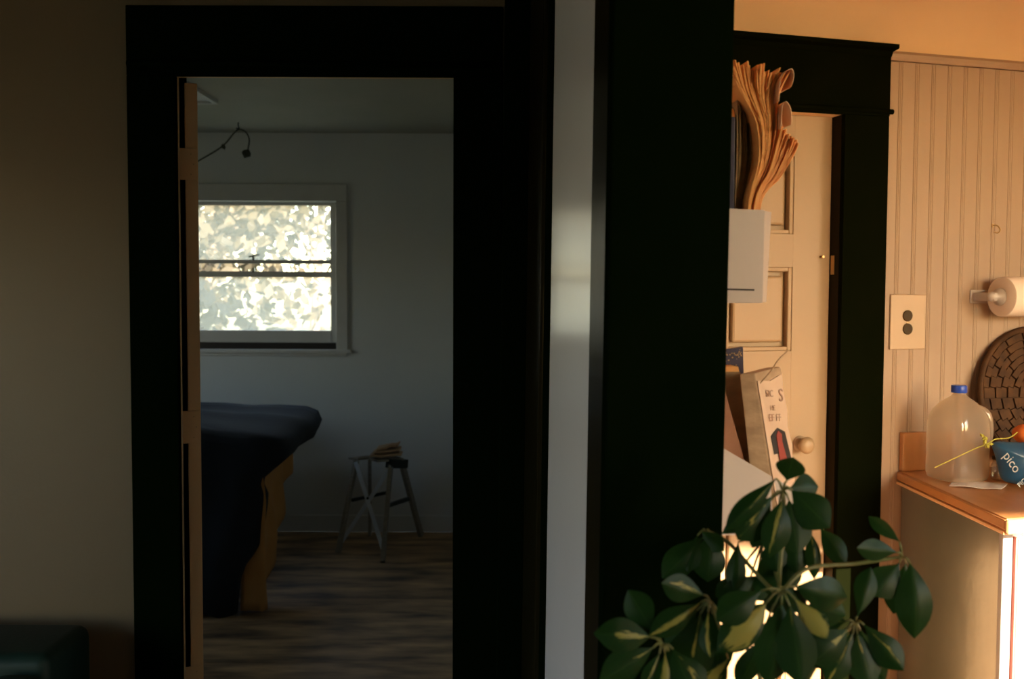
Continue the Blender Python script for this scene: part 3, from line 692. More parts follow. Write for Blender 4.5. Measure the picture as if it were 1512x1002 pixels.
# ================================================================== LIVING ROOM THINGS
sofa = empty('sofa', (-2.0, 2.2, 0), 'dark green vinyl sofa against the cream wall, left of the doorway', 'sofa')
sx1 = at(73, 985, 2.42).x; sz1 = at(40, 968, 2.42).z
def rbox(x0, x1, y0, y1, z0, z1): return box(B(), x0, x1, y0, y1, z0, z1)
def soft(name, x0, x1, y0, y1, z0, z1, bev):
    o = obj(name, rbox(x0, x1, y0, y1, z0, z1), M['sofa'], sofa, smooth=True); b = o.modifiers.new('round', 'BEVEL'); b.width = bev; b.segments = 5; return o
soft('backrest', -2.95, sx1, 2.42, 2.68, .18, sz1, .035)
soft('seat', -2.82, sx1 - .13, 1.75, 2.42, .18, .40, .05)
soft('arm', -2.95, -2.82, 1.75, 2.42, .18, .50, .04); soft('arm', sx1 - .13, sx1, 1.75, 2.42, .18, .50, .04)
for x in (-2.88, sx1 - .07):
    for y in (1.83, 2.6): obj('leg', lathe(B(), [(.018, 0), (.026, .18)], (x, y, 0), n=10), M['bedwood'], sofa)

# ================================================================== WALL FILES AND BOOKS
kd = V((TX, 1, 0)).normalized()                      # along the partition, away from the camera
fu = V((.961, .276, 0))                              # along the end board
def hp(px, py, y): return at(px, py, y)
YF = 1.58
uf = empty('wall_file', at(1098, 430, YF), 'white plastic wall file with a bottom slot, stuffed with curled directories', 'wall file', 'white wall files on the partition')
fl_ = [at(1040, 447, YF - .012), at(1126, 447, YF), at(1129, 310, YF), at(1040, 306, YF - .012)]
obj('front_panel', slab(B(), fl_, kd * .004), M['whiteplastic'], uf)
fr_ = [at(1126, 446, YF + .004), at(1131.5, 446, YF + .03), at(1139, 313, YF + .03), at(1128, 311, YF + .004)]
obj('side_flange', slab(B(), fr_, kd * .2), M['whiteplastic'], uf)
obj('back_panel', slab(B(), [p + kd * .235 for p in fl_], kd * .004), M['whiteplastic'], uf)
obj('floor_panel', hexa(B(), [fl_[0] + kd * .004, fl_[1] + kd * .004, fl_[1] + kd * .235, fl_[0] + kd * .235] + [p + V((0, 0, .004)) for p in (fl_[0] + kd * .004, fl_[1] + kd * .004, fl_[1] + kd * .235, fl_[0] + kd * .235)]), M['whiteplastic'], uf)
obj('label_slot', slab(B(), [at(1050, 427.6, YF - .0125), at(1114, 429.2, YF - .002), at(1114, 426.6, YF - .002), at(1050, 425, YF - .0125)], kd * .006), M['inkdark'], uf)
def bundle(name, Lf, Rf, n, m, label, y0, dep, ragged, cover=None, thick=.0021, seed=1, tops=None):
    """a soft book: curved sheets between two outlines, each with thickness, fanned at the top"""
    random.seed(seed)
    r = empty(name, at((Lf[0][0] + Rf[0][0]) / 2, Lf[0][1], y0 + dep / 2), label, 'book', 'old directories in the wall files')
    bm = B(); Lp = smoothpath([V((a, b, 0)) for a, b in Lf], 5); Rp = smoothpath([V((a, b, 0)) for a, b in Rf], 5); K = len(Lp)
    for i in range(n):
        s = i / (n - 1); wob = random.uniform(-1, 1); cut = random.uniform(0, ragged); ph = random.random() * 6
        vs = []
        tp = 1.0
        if tops: tp = tops(s)
        for k in range(K):
            f = k / (K - 1) * (1 - cut * .12) * tp; q = f * (K - 1); j = min(int(q), K - 2); g = q - j
            a = Lp[j].lerp(Lp[j + 1], g); b = Rp[j].lerp(Rp[j + 1], g); p = a.lerp(b, s)
            px = p.x + wob * ragged * 1.2 * f * f + .8 * ragged * math.sin(f * 9 + ph) * f
            dy = random.uniform(0, .004) * ragged
            e = .028 * f * f * noise.noise(V((s * 5, f * 2, seed)))
            c = at(px, p.y, y0 + dy + e + .01 * s)
            th = fu * (thick / 2)
            vs.append([bm.verts.new(c - th), bm.verts.new(c + th), bm.verts.new(c + th + kd * dep), bm.verts.new(c - th + kd * dep)])
        for a, b in zip(vs, vs[1:]):
            for j in range(4): bm.faces.new((a[j], a[(j + 1) % 4], b[(j + 1) % 4], b[j]))
        bm.faces.new(vs[0]); bm.faces.new(vs[-1][::-1])
    o = obj('pages', bm, m, r); o['kind'] = 'stuff'
    if cover:
        for side in cover:
            P_ = Lp if side < 0 else Rp; bm = B(); vs = []
            for p in P_:
                c = at(p.x + side * 1.2, p.y, y0 - .003 + (.01 if side > 0 else 0)); th = fu * .0012
                vs.append([bm.verts.new(c - th), bm.verts.new(c + th), bm.verts.new(c + th + kd * (dep + .004)), bm.verts.new(c - th + kd * (dep + .004))])
            for a, b in zip(vs, vs[1:]):
                for j in range(4): bm.faces.new((a[j], a[(j + 1) % 4], b[(j + 1) % 4], b[j]))
            bm.faces.new(vs[0]); bm.faces.new(vs[-1][::-1])
            obj('cover', bm, cover[side], r)
    return r
BZ = 436
tuft = lambda s: .87 + .13 * abs(math.sin(.35 + s * math.pi * 4.3)) ** .5
bundle('directory', [(1102, BZ), (1105, 305), (1121, 240), (1117, 180), (1092, 130), (1075, 80)], [(1110, BZ), (1112, 305), (1135, 240), (1145, 190), (1149, 140), (1168, 101)], 34, M['pages'], 'thick directory with pages curling over to the left, top of the upper wall file', YF + .02, .19, 1.1, {1: M['pages2']}, seed=4, tops=tuft)
big_dir = [o for o in COL.objects if o.name == 'directory'][0]
for pth, wd_ in (([(1150, 150), (1152, 120), (1160, 106), (1169, 102), (1172, 112), (1168, 128), (1160, 132)], .05), ([(1153, 190), (1155, 160), (1160, 150), (1167, 160), (1169, 178), (1168, 184)], .04)):
    cb_ = B(); vs = []
    for k, p in enumerate(smoothpath([V((a, b, 0)) for a, b in pth], 4)):
        q = at(p.x, p.y, YF + .012 + .0006 * k); vs.append([cb_.verts.new(q), cb_.verts.new(q + fu * .0008 + V((0, 0, .0008))), cb_.verts.new(q + fu * .0008 + V((0, 0, .0008)) + kd * wd_), cb_.verts.new(q + kd * wd_)])
    for a, b in zip(vs, vs[1:]):
        for j in range(4): cb_.faces.new((a[j], a[(j + 1) % 4], b[(j + 1) % 4], b[j]))
    cb_.faces.new(vs[0]); cb_.faces.new(vs[-1][::-1])
    obj('curled_page', cb_, M['coverpaper'], big_dir, smooth=True, auto=60)
bundle('directory', [(1113.5, BZ), (1115.5, 305), (1139, 250), (1151, 207), (1157, 186)], [(1118, BZ), (1122, 305), (1152, 262), (1174, 226), (1181, 209)], 14, M['pages2'], 'reddish old directory leaning furthest out of the upper wall file', YF + .025, .18, .9, {-1: M['pages']}, seed=6)
bundle('directory', [(1088, BZ), (1087, 305), (1090, 230), (1090, 148)], [(1098, BZ), (1102, 305), (1116, 240), (1112, 160)], 16, M['shadedpages'], 'upright directory coloured dark for shade behind the curled pages in the upper wall file', YF + .045, .17, .8, {-1: M['brownbook']}, seed=8)
bk = empty('book', at(1078, 300, YF + .05), 'upright navy book with a tan top edge, beside the dark end board', 'book')
fr4 = [at(1062, 436, YF + .035), at(1083, 436, YF + .035), at(1086, 172, YF + .035), at(1064, 172, YF + .035)]
obj('cover', slab(B(), fr4, kd * .17), M['navybook'], bk, bevel=.002)
obj('page_block', slab(B(), [at(1064, 174, YF + .04), at(1085, 174, YF + .04), at(1084, 160, YF + .06), at(1064, 156, YF + .06)], kd * .14), M['pages'], bk)
# lower wall file: side panels with a slanting cut
YG = 1.60
lfz = empty('wall_file', at(1110, 790, YG), 'white wall file with a slanted top edge, behind the umbrella plant', 'wall file', 'white wall files on the partition')
lf4 = [at(1040, 790, YG - .01), at(1172, 790, YG + .02), at(1172, 722, YG + .02), at(1040, 645, YG - .01)]
obj('front_panel', slab(B(), lf4, kd * .004), M['whiteplastic'], lfz)
obj('back_panel', slab(B(), [p + kd * .10 for p in lf4], kd * .004), M['whiteplastic'], lfz)
obj('end_panel', hexa(B(), [lf4[1] + kd * .004, lf4[1] + kd * .004 + fu * .004, lf4[1] + kd * .1 + fu * .004, lf4[1] + kd * .1, lf4[2] + kd * .004, lf4[2] + kd * .004 + fu * .004, lf4[2] + kd * .1 + fu * .004, lf4[2] + kd * .1]), M['whiteplastic'], lfz)
obj('floor_panel', hexa(B(), [lf4[0] + kd * .004, lf4[1] + kd * .004, lf4[1] + kd * .1, lf4[0] + kd * .1] + [p + V((0, 0, .004)) for p in (lf4[0] + kd * .004, lf4[1] + kd * .004, lf4[1] + kd * .1, lf4[0] + kd * .1)]), M['whiteplastic'], lfz)
# front worn book: spine and printed cover
YK = YG + .012
def A(px, py, dy=0): return at(px, py, YK + dy)
fb = empty('worn_book', A(1135, 770, .03), 'tattered paperback with a printed pinkish cover and red picture, in lower wall file', 'book')
sp_b, sp_t = (A(1116, 775, .004), A(1150, 775, 0)), (A(1092, 552, .004), A(1114, 551, 0))
cvb, cvt = A(1181, 770, .045), A(1153, 541, .045)
q8 = [sp_b[0], sp_b[1], cvb, cvb + (sp_b[0] - sp_b[1]), sp_t[0], sp_t[1], cvt, cvt + (sp_t[0] - sp_t[1])]
obj('page_block', hexa(B(), q8), M['spinebook'], fb, bevel=.002)
cn = (cvb - sp_b[1]).cross(sp_t[1] - sp_b[1]).normalized()
if cn.y > 0: cn = -cn
def cv(u, v, d=0.0015): return sp_b[1].lerp(cvb, u).lerp(sp_t[1].lerp(cvt, u), v) + cn * d
ring = [(0.02, .0), (.86, .0), (.96, .12), (.88, .2), (1.0, .33), (.97, .42), (1.03, .5), (.93, .62), (1.0, .72), (.94, .85), (.97, .955), (.5, .93), (.03, .95)]
cb = B(); f_ = [cb.verts.new(cv(u, v, .0022)) for u, v in ring]; r_ = [cb.verts.new(cv(u, v, .0004)) for u, v in ring]
cb.faces.new(f_); cb.faces.new(r_[::-1])
for i in range(len(ring)): cb.faces.new((f_[i], f_[(i + 1) % len(ring)], r_[(i + 1) % len(ring)], r_[i]))
cvo = obj('cover', cb, M['coverpaper'], fb)
def text_on(body, o_, ux, uy, size, m, parent, name='lettering', lift=0.0, align='CENTER'):
    cu = bpy.data.curves.new(name, 'FONT'); cu.body = body; cu.size = 1; cu.align_x = align; cu.align_y = 'CENTER'; cu.extrude = .01
    t_ = bpy.data.objects.new(name, cu); COL.objects.link(t_)
    dg = bpy.context.evaluated_depsgraph_get(); me = bpy.data.meshes.new_from_object(t_.evaluated_get(dg)); COL.objects.unlink(t_); bpy.data.objects.remove(t_)
    ux, uy = V(ux).normalized(), V(uy); uy = (uy - ux * uy.dot(ux)).normalized(); uz = ux.cross(uy)
    Mx = Matrix((ux * size, uy * size, uz * size)).transposed().to_4x4(); Mx.translation = V(o_) + uz * lift
    me.materials.clear(); me.materials.append(m); me.transform(Mx)
    bm = bmesh.new(); bm.from_mesh(me); return obj(name, bm, m, parent)
cu_ = (cvb - sp_b[1]).normalized(); cvv = (sp_t[1] - sp_b[1]).normalized()
text_on('S', cv(.80, .82, .003), cu_, cvv, .030, M['ink'], cvo)
text_on('EF FF', cv(.46, .69, .003), cu_, cvv, .017, M['ink'], cvo)
text_on('HE', cv(.42, .755, .003), cu_, cvv, .012, M['ink'], cvo)
text_on('SIC', cv(.38, .85, .003), cu_, cvv, .016, M['ink'], cvo)
def patch(pts, m, name, d): 
    b = B(); f = [b.verts.new(cv(u, v, d)) for u, v in pts]; r = [b.verts.new(cv(u, v, d - .0007)) for u, v in pts]; b.faces.new(f); b.faces.new(r[::-1])
    for i in range(len(pts)): b.faces.new((f[i], f[(i + 1) % len(pts)], r[(i + 1) % len(pts)], r[i]))
    return obj(name, b, m, cvo)
patch([(.22, .46), (.2, .58), (.5, .625), (.78, .59), (.9, .42), (.7, .39), (.45, .46)], M['inkdark'], 'printed_arch', .0029)
patch([(.40, .53), (.40, .58), (.5, .605), (.62, .58), (.60, .53), (.70, .42), (.5, .36), (.40, .43)], M['inkred'], 'printed_figure', .0037)
b2 = empty('worn_book', A(1085, 700, .05), 'dark brown worn hardback leaning in the lower wall file, left of the printed book', 'book')
slb = [A(1096, 770, .03), A(1122, 770, .03), A(1094, 549, .03), A(1060, 549, .03)]
obj('cover', slab(B(), slb, kd * .05), M['brownbook'], b2, bevel=.002)
obj('page_block', slab(B(), [A(1062, 550, .033), A(1092, 550, .033), A(1090, 541, .04), A(1062, 541, .04)], kd * .04), M['pages'], b2)
obj('red_folder', slab(B(), [A(1050, 770, .012), A(1125, 770, .014), A(1070, 575, .014), A(1050, 575, .012)], kd * .012), M['redbook'], label='reddish brown card folder standing at the left of the lower wall file', cat='folder', bevel=.001)
nb = empty('boxed_book', A(1080, 560, .085), 'navy book with gold flecks standing at the back of the lower wall file', 'book')
obj('cover', slab(B(), [A(1052, 770, .085), A(1104, 770, .085), A(1097, 512, .085), A(1052, 519, .085)], kd * .012), M['navybook'], nb)
gb = B()
for k in range(26):
    px, py = random.uniform(1068, 1095), random.uniform(516, 540)
    if random.random() < .6: py = 519 + random.random() * 6
    c = A(px, py, .0845); s = random.uniform(.0006, .0016); slab(gb, [c + V((-s, 0, -s)), c + V((s, 0, -s)), c + V((s * .6, 0, s)), c + V((-s, 0, s * .7))], V((0, .0008, 0)))
obj('gold_fleck', gb, M['brass'], nb, kind='stuff')
pw = obj('twig', tube(B(), smoothpath([A(1122, 566, .004), A(1138, 548, .002), A(1150, 530, .002), A(1164, 518, .004)], 4), .0011, 5), M['spinebook'], label='thin dry straw sticking up from the printed paperback', cat='straw')

# ================================================================== KITCHEN THINGS
ZCT = .861                                           # counter top height
pA = V((1.255, 3.225, 0)); pB = V((1.277, 2.54, 0))
fdir = ku
backR = kp(2.3, .014, 0); frontR = pB + fdir * 1.55
pA = kp(kpix(1327, 690, .014)[0], .014, 0)
def poly3(bm, pts, z0, z1): return prism(bm, [(p.x, p.y) for p in pts], z0, z1)
ctr = empty('countertop', (1.9, 3.0, ZCT - .04), 'orange wooden countertop with tan grooved edge, carrying the milk jug', 'countertop')
TOPT = .036
ci = V((.012, .016, 0))
obj('top_slab', poly3(B(), [pA, pB, frontR, backR], ZCT - TOPT + .012, ZCT), M['countertop'], ctr, bevel=.003)
sdir = (pB - pA).normalized(); sn = V((-abs(sdir.y), sdir.x * -1, 0)).normalized()
sn = V((-1, 0, 0))
obj('edge_strip', hexa(B(), [pA + sn * .006 + V((0, 0, ZCT - .030)), pB + sn * .006 + V((0, 0, ZCT - .030)), pB + V((.002, 0, ZCT - .030)), pA + V((.002, 0, ZCT - .030)), pA + sn * .006 + V((0, 0, ZCT - .003)), pB + sn * .006 + V((0, 0, ZCT - .003)), pB + V((.002, 0, ZCT - .003)), pA + V((.002, 0, ZCT - .003))]), M['countertop'], ctr, bevel=.004)
obj('edge_strip', hexa(B(), [pA + sn * .008 + V((0, 0, ZCT - .043)), pB + sn * .008 + V((0, 0, ZCT - .043)), pB + V((.006, 0, ZCT - .043)), pA + V((.006, 0, ZCT - .043)), pA + sn * .008 + V((0, 0, ZCT - .033)), pB + sn * .008 + V((0, 0, ZCT - .033)), pB + V((.006, 0, ZCT - .033)), pA + V((.006, 0, ZCT - .033))]), M['counteredge'], ctr, bevel=.002)
fn = V((math.sin(TH), -math.cos(TH), 0))
obj('front_strip', hexa(B(), [pB + fn * .014 + V((-.006, 0, ZCT - .040)), frontR + fn * .014 + V((0, 0, ZCT - .040)), frontR + V((0, 0, ZCT - .040)), pB + V((-.006, 0, ZCT - .040)), pB + fn * .014 + V((-.006, 0, ZCT - .002)), frontR + fn * .014 + V((0, 0, ZCT - .002)), frontR + V((0, 0, ZCT - .002)), pB + V((-.006, 0, ZCT - .002))]), M['counteredge'], ctr, bevel=.006)
obj('backsplash', kbox(B(), kpix(1328, 660, .014)[0], 2.3, .0125, .032, ZCT + .0005, kpix(1330, 639, .03)[1]), M['countertop'], ctr, bevel=.003)
cab = empty('base_cabinet', (1.8, 2.95, 0), 'pale green grey painted base cabinet under the orange countertop', 'cabinet')
ZU = ZCT - .0445
cA, cB = pA + V((.010, -.002, 0)), V((.4975 * 2.65, 2.65, 0))
obj('side_panel', hexa(B(), [cA, cB, cB + V((.02, .005, 0)), cA + V((.02, 0, 0)), cA + V((0, 0, ZU)), cB + V((0, 0, ZU)), cB + V((.02, .005, ZU)), cA + V((.02, 0, ZU))]), M['cabgreen'], cab, bevel=.002)
cF = cB + V((.0, -.006, 0))
def fpt(t, d, z): return cF + ku * t + fn * d + V((0, 0, z))
def fbox(bm, t0, t1, d0, d1, z0, z1): return hexa(bm, [fpt(t0, d1, z0), fpt(t1, d1, z0), fpt(t1, d0, z0), fpt(t0, d0, z0), fpt(t0, d1, z1), fpt(t1, d1, z1), fpt(t1, d0, z1), fpt(t0, d0, z1)])
obj('face_stile', fbox(B(), 0, .032, -.012, .004, 0, ZU), M['shadedenamel'], cab, label='white front stile greyed as out of the sun', bevel=.002)
obj('carcass', fbox(B(), .64, 1.45, -.5, .0, 0, ZU), M['cabgreen'], cab)
for k in range(2):
    d_ = obj('door', fbox(B(), .66 + k * .4, 1.04 + k * .4, .0, .018, .1, ZU - .03), M['cabgreen'], cab, bevel=.003)
    obj('handle', tube(B(), smoothpath([fpt(1.0 + k * .08, .018, .5), fpt(1.0 + k * .08, .045, .52), fpt(1.0 + k * .08, .045, .6), fpt(1.0 + k * .08, .018, .62)], 3), .005, 8), M['brass'], d_)
dw = empty('dishwasher', fpt(.33, -.2, 0), 'white enamel appliance front beside the cabinet, catching strong sunlight', 'dishwasher')
def dpoly(ts): return [(fpt(t, d, 0).x, fpt(t, d, 0).y) for t, d in ts]
obj('body', prism(B(), dpoly([(.036, -.002), (.63, -.002), (.63, -.5), (.22, -.5)]), 0, ZU - .002), M['appliance'], dw)
obj('door', fbox(B(), .042, .624, -.002, .018, .1, ZU - .035), M['appliance'], dw, bevel=.006)
obj('edge_strip', fbox(B(), .0345, .0405, -.002, .012, .05, ZU - .03), M['redline'], dw, label='thin red edge strip')
obj('handle', fbox(B(), .2, .46, .018, .03, ZU - .11, ZU - .09), M['greyplastic'], dw, bevel=.004)
# milk jug
jc = at(1413, 697, 3.075); jc.z = ZCT + .001
jug = empty('milk_jug', jc, 'cloudy translucent gallon jug with a blue cap on the orange counter', 'jug')
R = .081
jp = [(.80, 0), (.94, .006), (1, .02), (1.0, .05), (.985, .07), (1, .09), (1.0, .145), (.985, .162), (.93, .18), (.82, .198), (.66, .214), (.46, .228), (.27, .238), (.225, .243), (.225, .252)]
bm = B()
for i in range(1):
    rings = []
    n = 40
    for r, h in jp:
        e = 2 + 2.6 * min(1, max(0, (r - .3) / .5)); ring = []
        for k in range(n):
            a = 2 * math.pi * k / n; c, s = math.cos(a), math.sin(a); q = r * R * (.92 if r > .3 else 1) / (abs(c) ** e + abs(s) ** e) ** (1 / e)
            p = V((c * q, s * q, 0)); p.rotate(Matrix.Rotation(math.radians(22), 3, 'Z'))
            ring.append(bm.verts.new(jc + p + V((0, 0, h * 1.10))))
        rings.append(ring)
    for a, b in zip(rings, rings[1:]):
        for k in range(n): bm.faces.new((a[k], a[(k + 1) % n], b[(k + 1) % n], b[k]))
    bm.faces.new(rings[0][::-1])
jo = obj('body', bm, M['jug'], jug, smooth=True)
obj('cap', lathe(B(), [(.0225, .271), (.0235, .273), (.0235, .291), (.022, .294), (.001, .294)], jc, n=24), M['bluecap'], jug, smooth=True, auto=40, label='blue screw cap')
hp_ = [jc + V((R * .55, -.02, .225)), jc + V((R * .92, -.03, .205)), jc + V((R * 1.0, -.03, .14)), jc + V((R * .82, -.025, .09))]
obj('handle', tube(B(), smoothpath(hp_, 5), .013, 10), M['jug'], jug, smooth=True)
# paper slip
sl = [at_z(1401, 718, ZCT + .001), at_z(1479, 724, ZCT + .001), at_z(1488, 715, ZCT + .001), at_z(1411, 706, ZCT + .001)]
sb = B(); g = []
for i in range(7):
    f = i / 6; a = sl[0].lerp(sl[1], f); b = sl[3].lerp(sl[2], f); dz = .004 * abs(math.sin(f * 5)); g.append([a + V((0, 0, dz)), b + V((0, 0, dz * .4))])
lo = [[sb.verts.new(p) for p in r] for r in g]; hi = [[sb.verts.new(p + V((0, 0, .0012))) for p in r] for r in g]
for i in range(6):
    sb.faces.new((lo[i][0], lo[i][1], lo[i + 1][1], lo[i + 1][0])); sb.faces.new((hi[i][0], hi[i + 1][0], hi[i + 1][1], hi[i][1]))
    sb.faces.new((lo[i][0], lo[i + 1][0], hi[i + 1][0], hi[i][0])); sb.faces.new((lo[i][1], hi[i][1], hi[i + 1][1], lo[i + 1][1]))
sb.faces.new((lo[0][0], hi[0][0], hi[0][1], lo[0][1])); sb.faces.new((lo[6][0], lo[6][1], hi[6][1], hi[6][0]))
obj('paper_slip', sb, M['slip'], label='curled grey paper slip lying on the counter before the milk jug', cat='paper')
# blue snack bag
bgc = at(1525, 700, 2.95)
bag = empty('snack_bag', (bgc.x, bgc.y, ZCT), 'blue crumpled snack bag with pale slanting lettering at the counter end', 'bag')
ol = [(1466, 652), (1471, 662), (1479, 690), (1482, 712), (1495, 719), (1530, 722), (1575, 715), (1592, 690), (1596, 660), (1560, 648), (1520, 655), (1490, 652)]
pts = [at(px - 8, py - 4, 2.95) for px, py in ol]
ctr_ = sum(pts, V()) / len(pts)
bm = B(); layers = []
for f, off in ((1, 0), (.8, .022), (.5, .036), (.2, .042)):
    layers.append(([bm.verts.new(ctr_.lerp(p, f) + V((0, -off + .006 * noise.noise(p * 30 + V((0, 0, f * 4))), 0))) for p in pts], 1))
back = []
for f, off in ((.8, .022), (.5, .036), (.2, .042)):
    back.append([bm.verts.new(ctr_.lerp(p, f) + V((0, off + .006 * noise.noise(p * 30 + V((5, 0, f * 4))), 0))) for p in pts])
seq = [layers[3][0], layers[2][0], layers[1][0], layers[0][0]] + back
k_ = len(pts)
for a, b in zip(seq, seq[1:]):
    for i in range(k_): bm.faces.new((a[i], a[(i + 1) % k_], b[(i + 1) % k_], b[i]))
bm.faces.new(seq[0]); bm.faces.new(seq[-1][::-1])
dz = ZCT + .001 - min(v.co.z for v in bm.verts)
bmesh.ops.translate(bm, vec=(0, 0, dz), verts=bm.verts)
bo = obj('bag_film', bm, M['bluebag'], bag, smooth=True)
ss = bo.modifiers.new('soft', 'SUBSURF'); ss.levels = 1; ss.render_levels = 2
text_on('pico', at(1494, 681, 2.905) + V((0, 0, dz)), V((.60, .1, -.78)), V((.78, .1, .6)), .040, M['bagtext'], bag)
text_on('PICO', at(1512, 709, 2.915) + V((0, 0, dz)), V((.5, .1, .4)), V((-.4, .1, .6)), .02, M['bagtext'], bag)
# small jar between jug and bag
ja = at_z(1471, 708, ZCT)
jar = empty('glass_jar', (ja.x, ja.y, ZCT), 'small glass jar standing between the milk jug and the blue bag', 'jar')
obj('body', lathe(B(), [(.014, .001), (.017, .006), (.017, .045), (.012, .055), (.012, .065)], (ja.x, ja.y, ZCT), n=20), M['jar'], jar, smooth=True)
obj('lid', lathe(B(), [(.0135, .064), (.0135, .074), (.002, .076)], (ja.x, ja.y, ZCT), n=20), M['bakelite'], jar)
tw = smoothpath([at(1380, 690, 2.93), at(1410, 676, 2.93), at(1440, 662, 2.93), at(1458, 655, 2.93), at(1470, 648, 2.93), at(1490, 646, 2.95), at(1502, 638, 2.96)], 5)  # stretch over the jug stands in for the counter's reflection; rest is sprig
o = empty('sprig_and_reflection', tw[0], 'yellow green dried sprig over the blue bag, continued as a reflection streak on the jug', 'sprig')
obj('stem', tube(B(), tw, .0016, 5), M['twig'], o)
for k in range(7):
    c = at(1454 + random.uniform(-6, 8), 648 + random.uniform(-10, 16), 2.93 + random.uniform(-.01, .01)); obj('leaf', smallleaf(c, (random.uniform(-1, 1), 0, random.uniform(-1, 1)), .016, .007), M['twig'], o)
fc = at(1513, 640, 3.12)
fr = empty('orange_pepper', (fc.x, fc.y, fc.z - .02), 'orange pepper showing above the blue bag at the counter end', 'vegetable')
fb_ = B(); n = 30; rings = []
for i in range(11):
    f = i / 10; r0 = .036 * math.sin(math.pi * min(1, .08 + f * .9)) ** .6; rings.append([fb_.verts.new(fc + V((math.cos(a * 2 * math.pi / n) * r0 * (1 + .12 * math.cos(3 * a * 2 * math.pi / n)), math.sin(a * 2 * math.pi / n) * r0 * (1 + .12 * math.cos(3 * a * 2 * math.pi / n)), -.03 + f * .06))) for a in range(n)])
for a, b in zip(rings, rings[1:]):
    for k in range(n): fb_.faces.new((a[k], a[(k + 1) % n], b[(k + 1) % n], b[k]))
fb_.faces.new(rings[0][::-1]); fb_.faces.new(rings[-1])
obj('body', fb_, M['orangefruit'], fr, smooth=True); obj('stalk', tube(B(), [fc + V((0, 0, .025)), fc + V((.003, 0, .045))], .004, 6), M['stem'], fr)
bs = B(); bc = (fc.x + .01, fc.y + .0, ZCT + .001)
lathe(bs, [(.03, 0), (.034, .006), (.055, .03), (.075, .07), (.073, .07), (.052, .032), (.03, .010), (.001, .008)], bc, n=28)
bwl = obj('bowl', bs, M['basket'], smooth=True, label='small brown bowl holding the orange pepper behind the blue bag', cat='bowl')
fr.location.z = fr.location.z
# round woven tray leaning on the wall
bt, bzc = kpix(1533, 577, .06); TR_ = .232
bcen = kp(bt, .062, ZCT + .0345 + TR_ * math.cos(math.radians(11)) - .03)
bn = (kn * math.cos(math.radians(11)) + V((0, 0, math.sin(math.radians(11))))).normalized(); bu = ku; bv = bn.cross(bu).normalized()
if bv.z < 0: bv = -bv
bk_ = empty('woven_tray', bcen - bv * TR_, 'large round dark wicker tray leaning on the kitchen wall behind the counter', 'tray')
rimb = B(); tube(rimb, [bcen + (bu * math.cos(a) + bv * math.sin(a)) * TR_ for a in [2 * math.pi * i / 56 for i in range(57)]], .010, 8, cap=False)
obj('rim', rimb, M['basket'], bk_, smooth=True)
wv = B(); 
for ri in range(9):
    r0 = .022 + ri * .0235; nseg = max(8, int(r0 * 2 * math.pi / .036)); nseg += nseg % 2
    for k in range(nseg):
        a0 = 2 * math.pi * k / nseg; a1 = 2 * math.pi * (k + .92) / nseg; lift = .002 if (k + ri) % 2 else -.002
        lo, hi = [], []
        for aa, rr_ in ((a0, r0 - .0105), (a1, r0 - .0105), (a1, r0 + .0105), (a0, r0 + .0105)):
            p = bcen + (bu * math.cos(aa) + bv * math.sin(aa)) * rr_; lo.append(p - bn * .006); hi.append(p + bn * (lift + .002))
        hexa(wv, lo + hi)
obj('weave', wv, M['basket'], bk_, kind='stuff')
obj('backing', lathe(B(), [(TR_ - .004, -.010), (TR_ - .004, -.006), (.001, -.006)], bcen, bn, 40), M['basket'], bk_)
# outlet
op = empty('wall_outlet', kp(kpix(1340, 475, .012)[0], .012, kpix(1340, 475)[1]), 'large cream outlet plate with two round brown sockets on the beadboard', 'outlet')
o0, oz0 = kpix(1314, 516, .018); o1, oz1 = kpix(1368, 434.5, .018)
obj('plate', kbox(B(), o0, o1, .0122, .018, oz0, oz1), M['outlet'], op, bevel=.003)
for py in (466, 485.5):
    c, z = kpix(1340.5, py, .02)
    s_ = obj('socket', lathe(B(), [(.0185, 0), (.0185, .0025), (.0165, .004), (.001, .004)], kp(c, .018, z), kn, 20), M['bakelite'], op)
    sb = B(); kbox(sb, c - .007, c - .005, .0215, .0226, z - .004, z + .005); kbox(sb, c + .005, c + .007, .0215, .0226, z - .004, z + .005)
    obj('slots', sb, M['bakedark'], s_)
obj('plate_screw', lathe(B(), [(.0035, 0), (.003, .0015)], kp(kpix(1340, 476, .018)[0], .018, kpix(1340, 476)[1]), kn, 10), M['brass'], op)
# paper towel on its wall holder
pt0 = on_plane(1478, 438, K0 + kn * .095, kn); ptt, ptz = (pt0 - K0).dot(ku), pt0.z
rl = empty('paper_towel_roll', kp(ptt + .14, .095, ptz), 'white paper towel roll on its wall holder above the wicker tray', 'paper towel')
rb_ = B(); ra = kp(ptt, .095, ptz)
lathe(rb_, [(.021, 0.0), (.060, 0.0), (.0645, .003), (.065, .26), (.060, .265), (.021, .265), (.021, 0.0)], ra, ku, 36, cap=False)
obj('paper', rb_, M['paperroll'], rl, smooth=True, auto=40)
obj('core', lathe(B(), [(.017, -.001), (.0205, -.001), (.0205, .266), (.017, .266), (.017, -.001)], ra, ku, 24, cap=False), M['greyplastic'], rl, label='grey cardboard core')
hd = empty('towel_holder', kp(ptt - .02, .02, ptz), 'grey plastic wall holder with a round knob carrying the paper towel', 'towel holder')
obj('knob', lathe(B(), [(.005, -.052), (.013, -.046), (.017, -.034), (.015, -.02), (.027, -.012), (.029, -.004), (.0165, 0.0)], ra, ku, 22), M['greyplastic'], hd, smooth=True)
obj('rod', lathe(B(), [(.009, -.005), (.009, .285)], ra, ku, 12), M['greyplastic'], hd)
for tt in (-.032, .272):
    obj('bracket', kbox(B(), ptt + tt - .008, ptt + tt + .006, .0125, .11, ptz - .014, ptz + .014), M['greyplastic'], hd, bevel=.004)
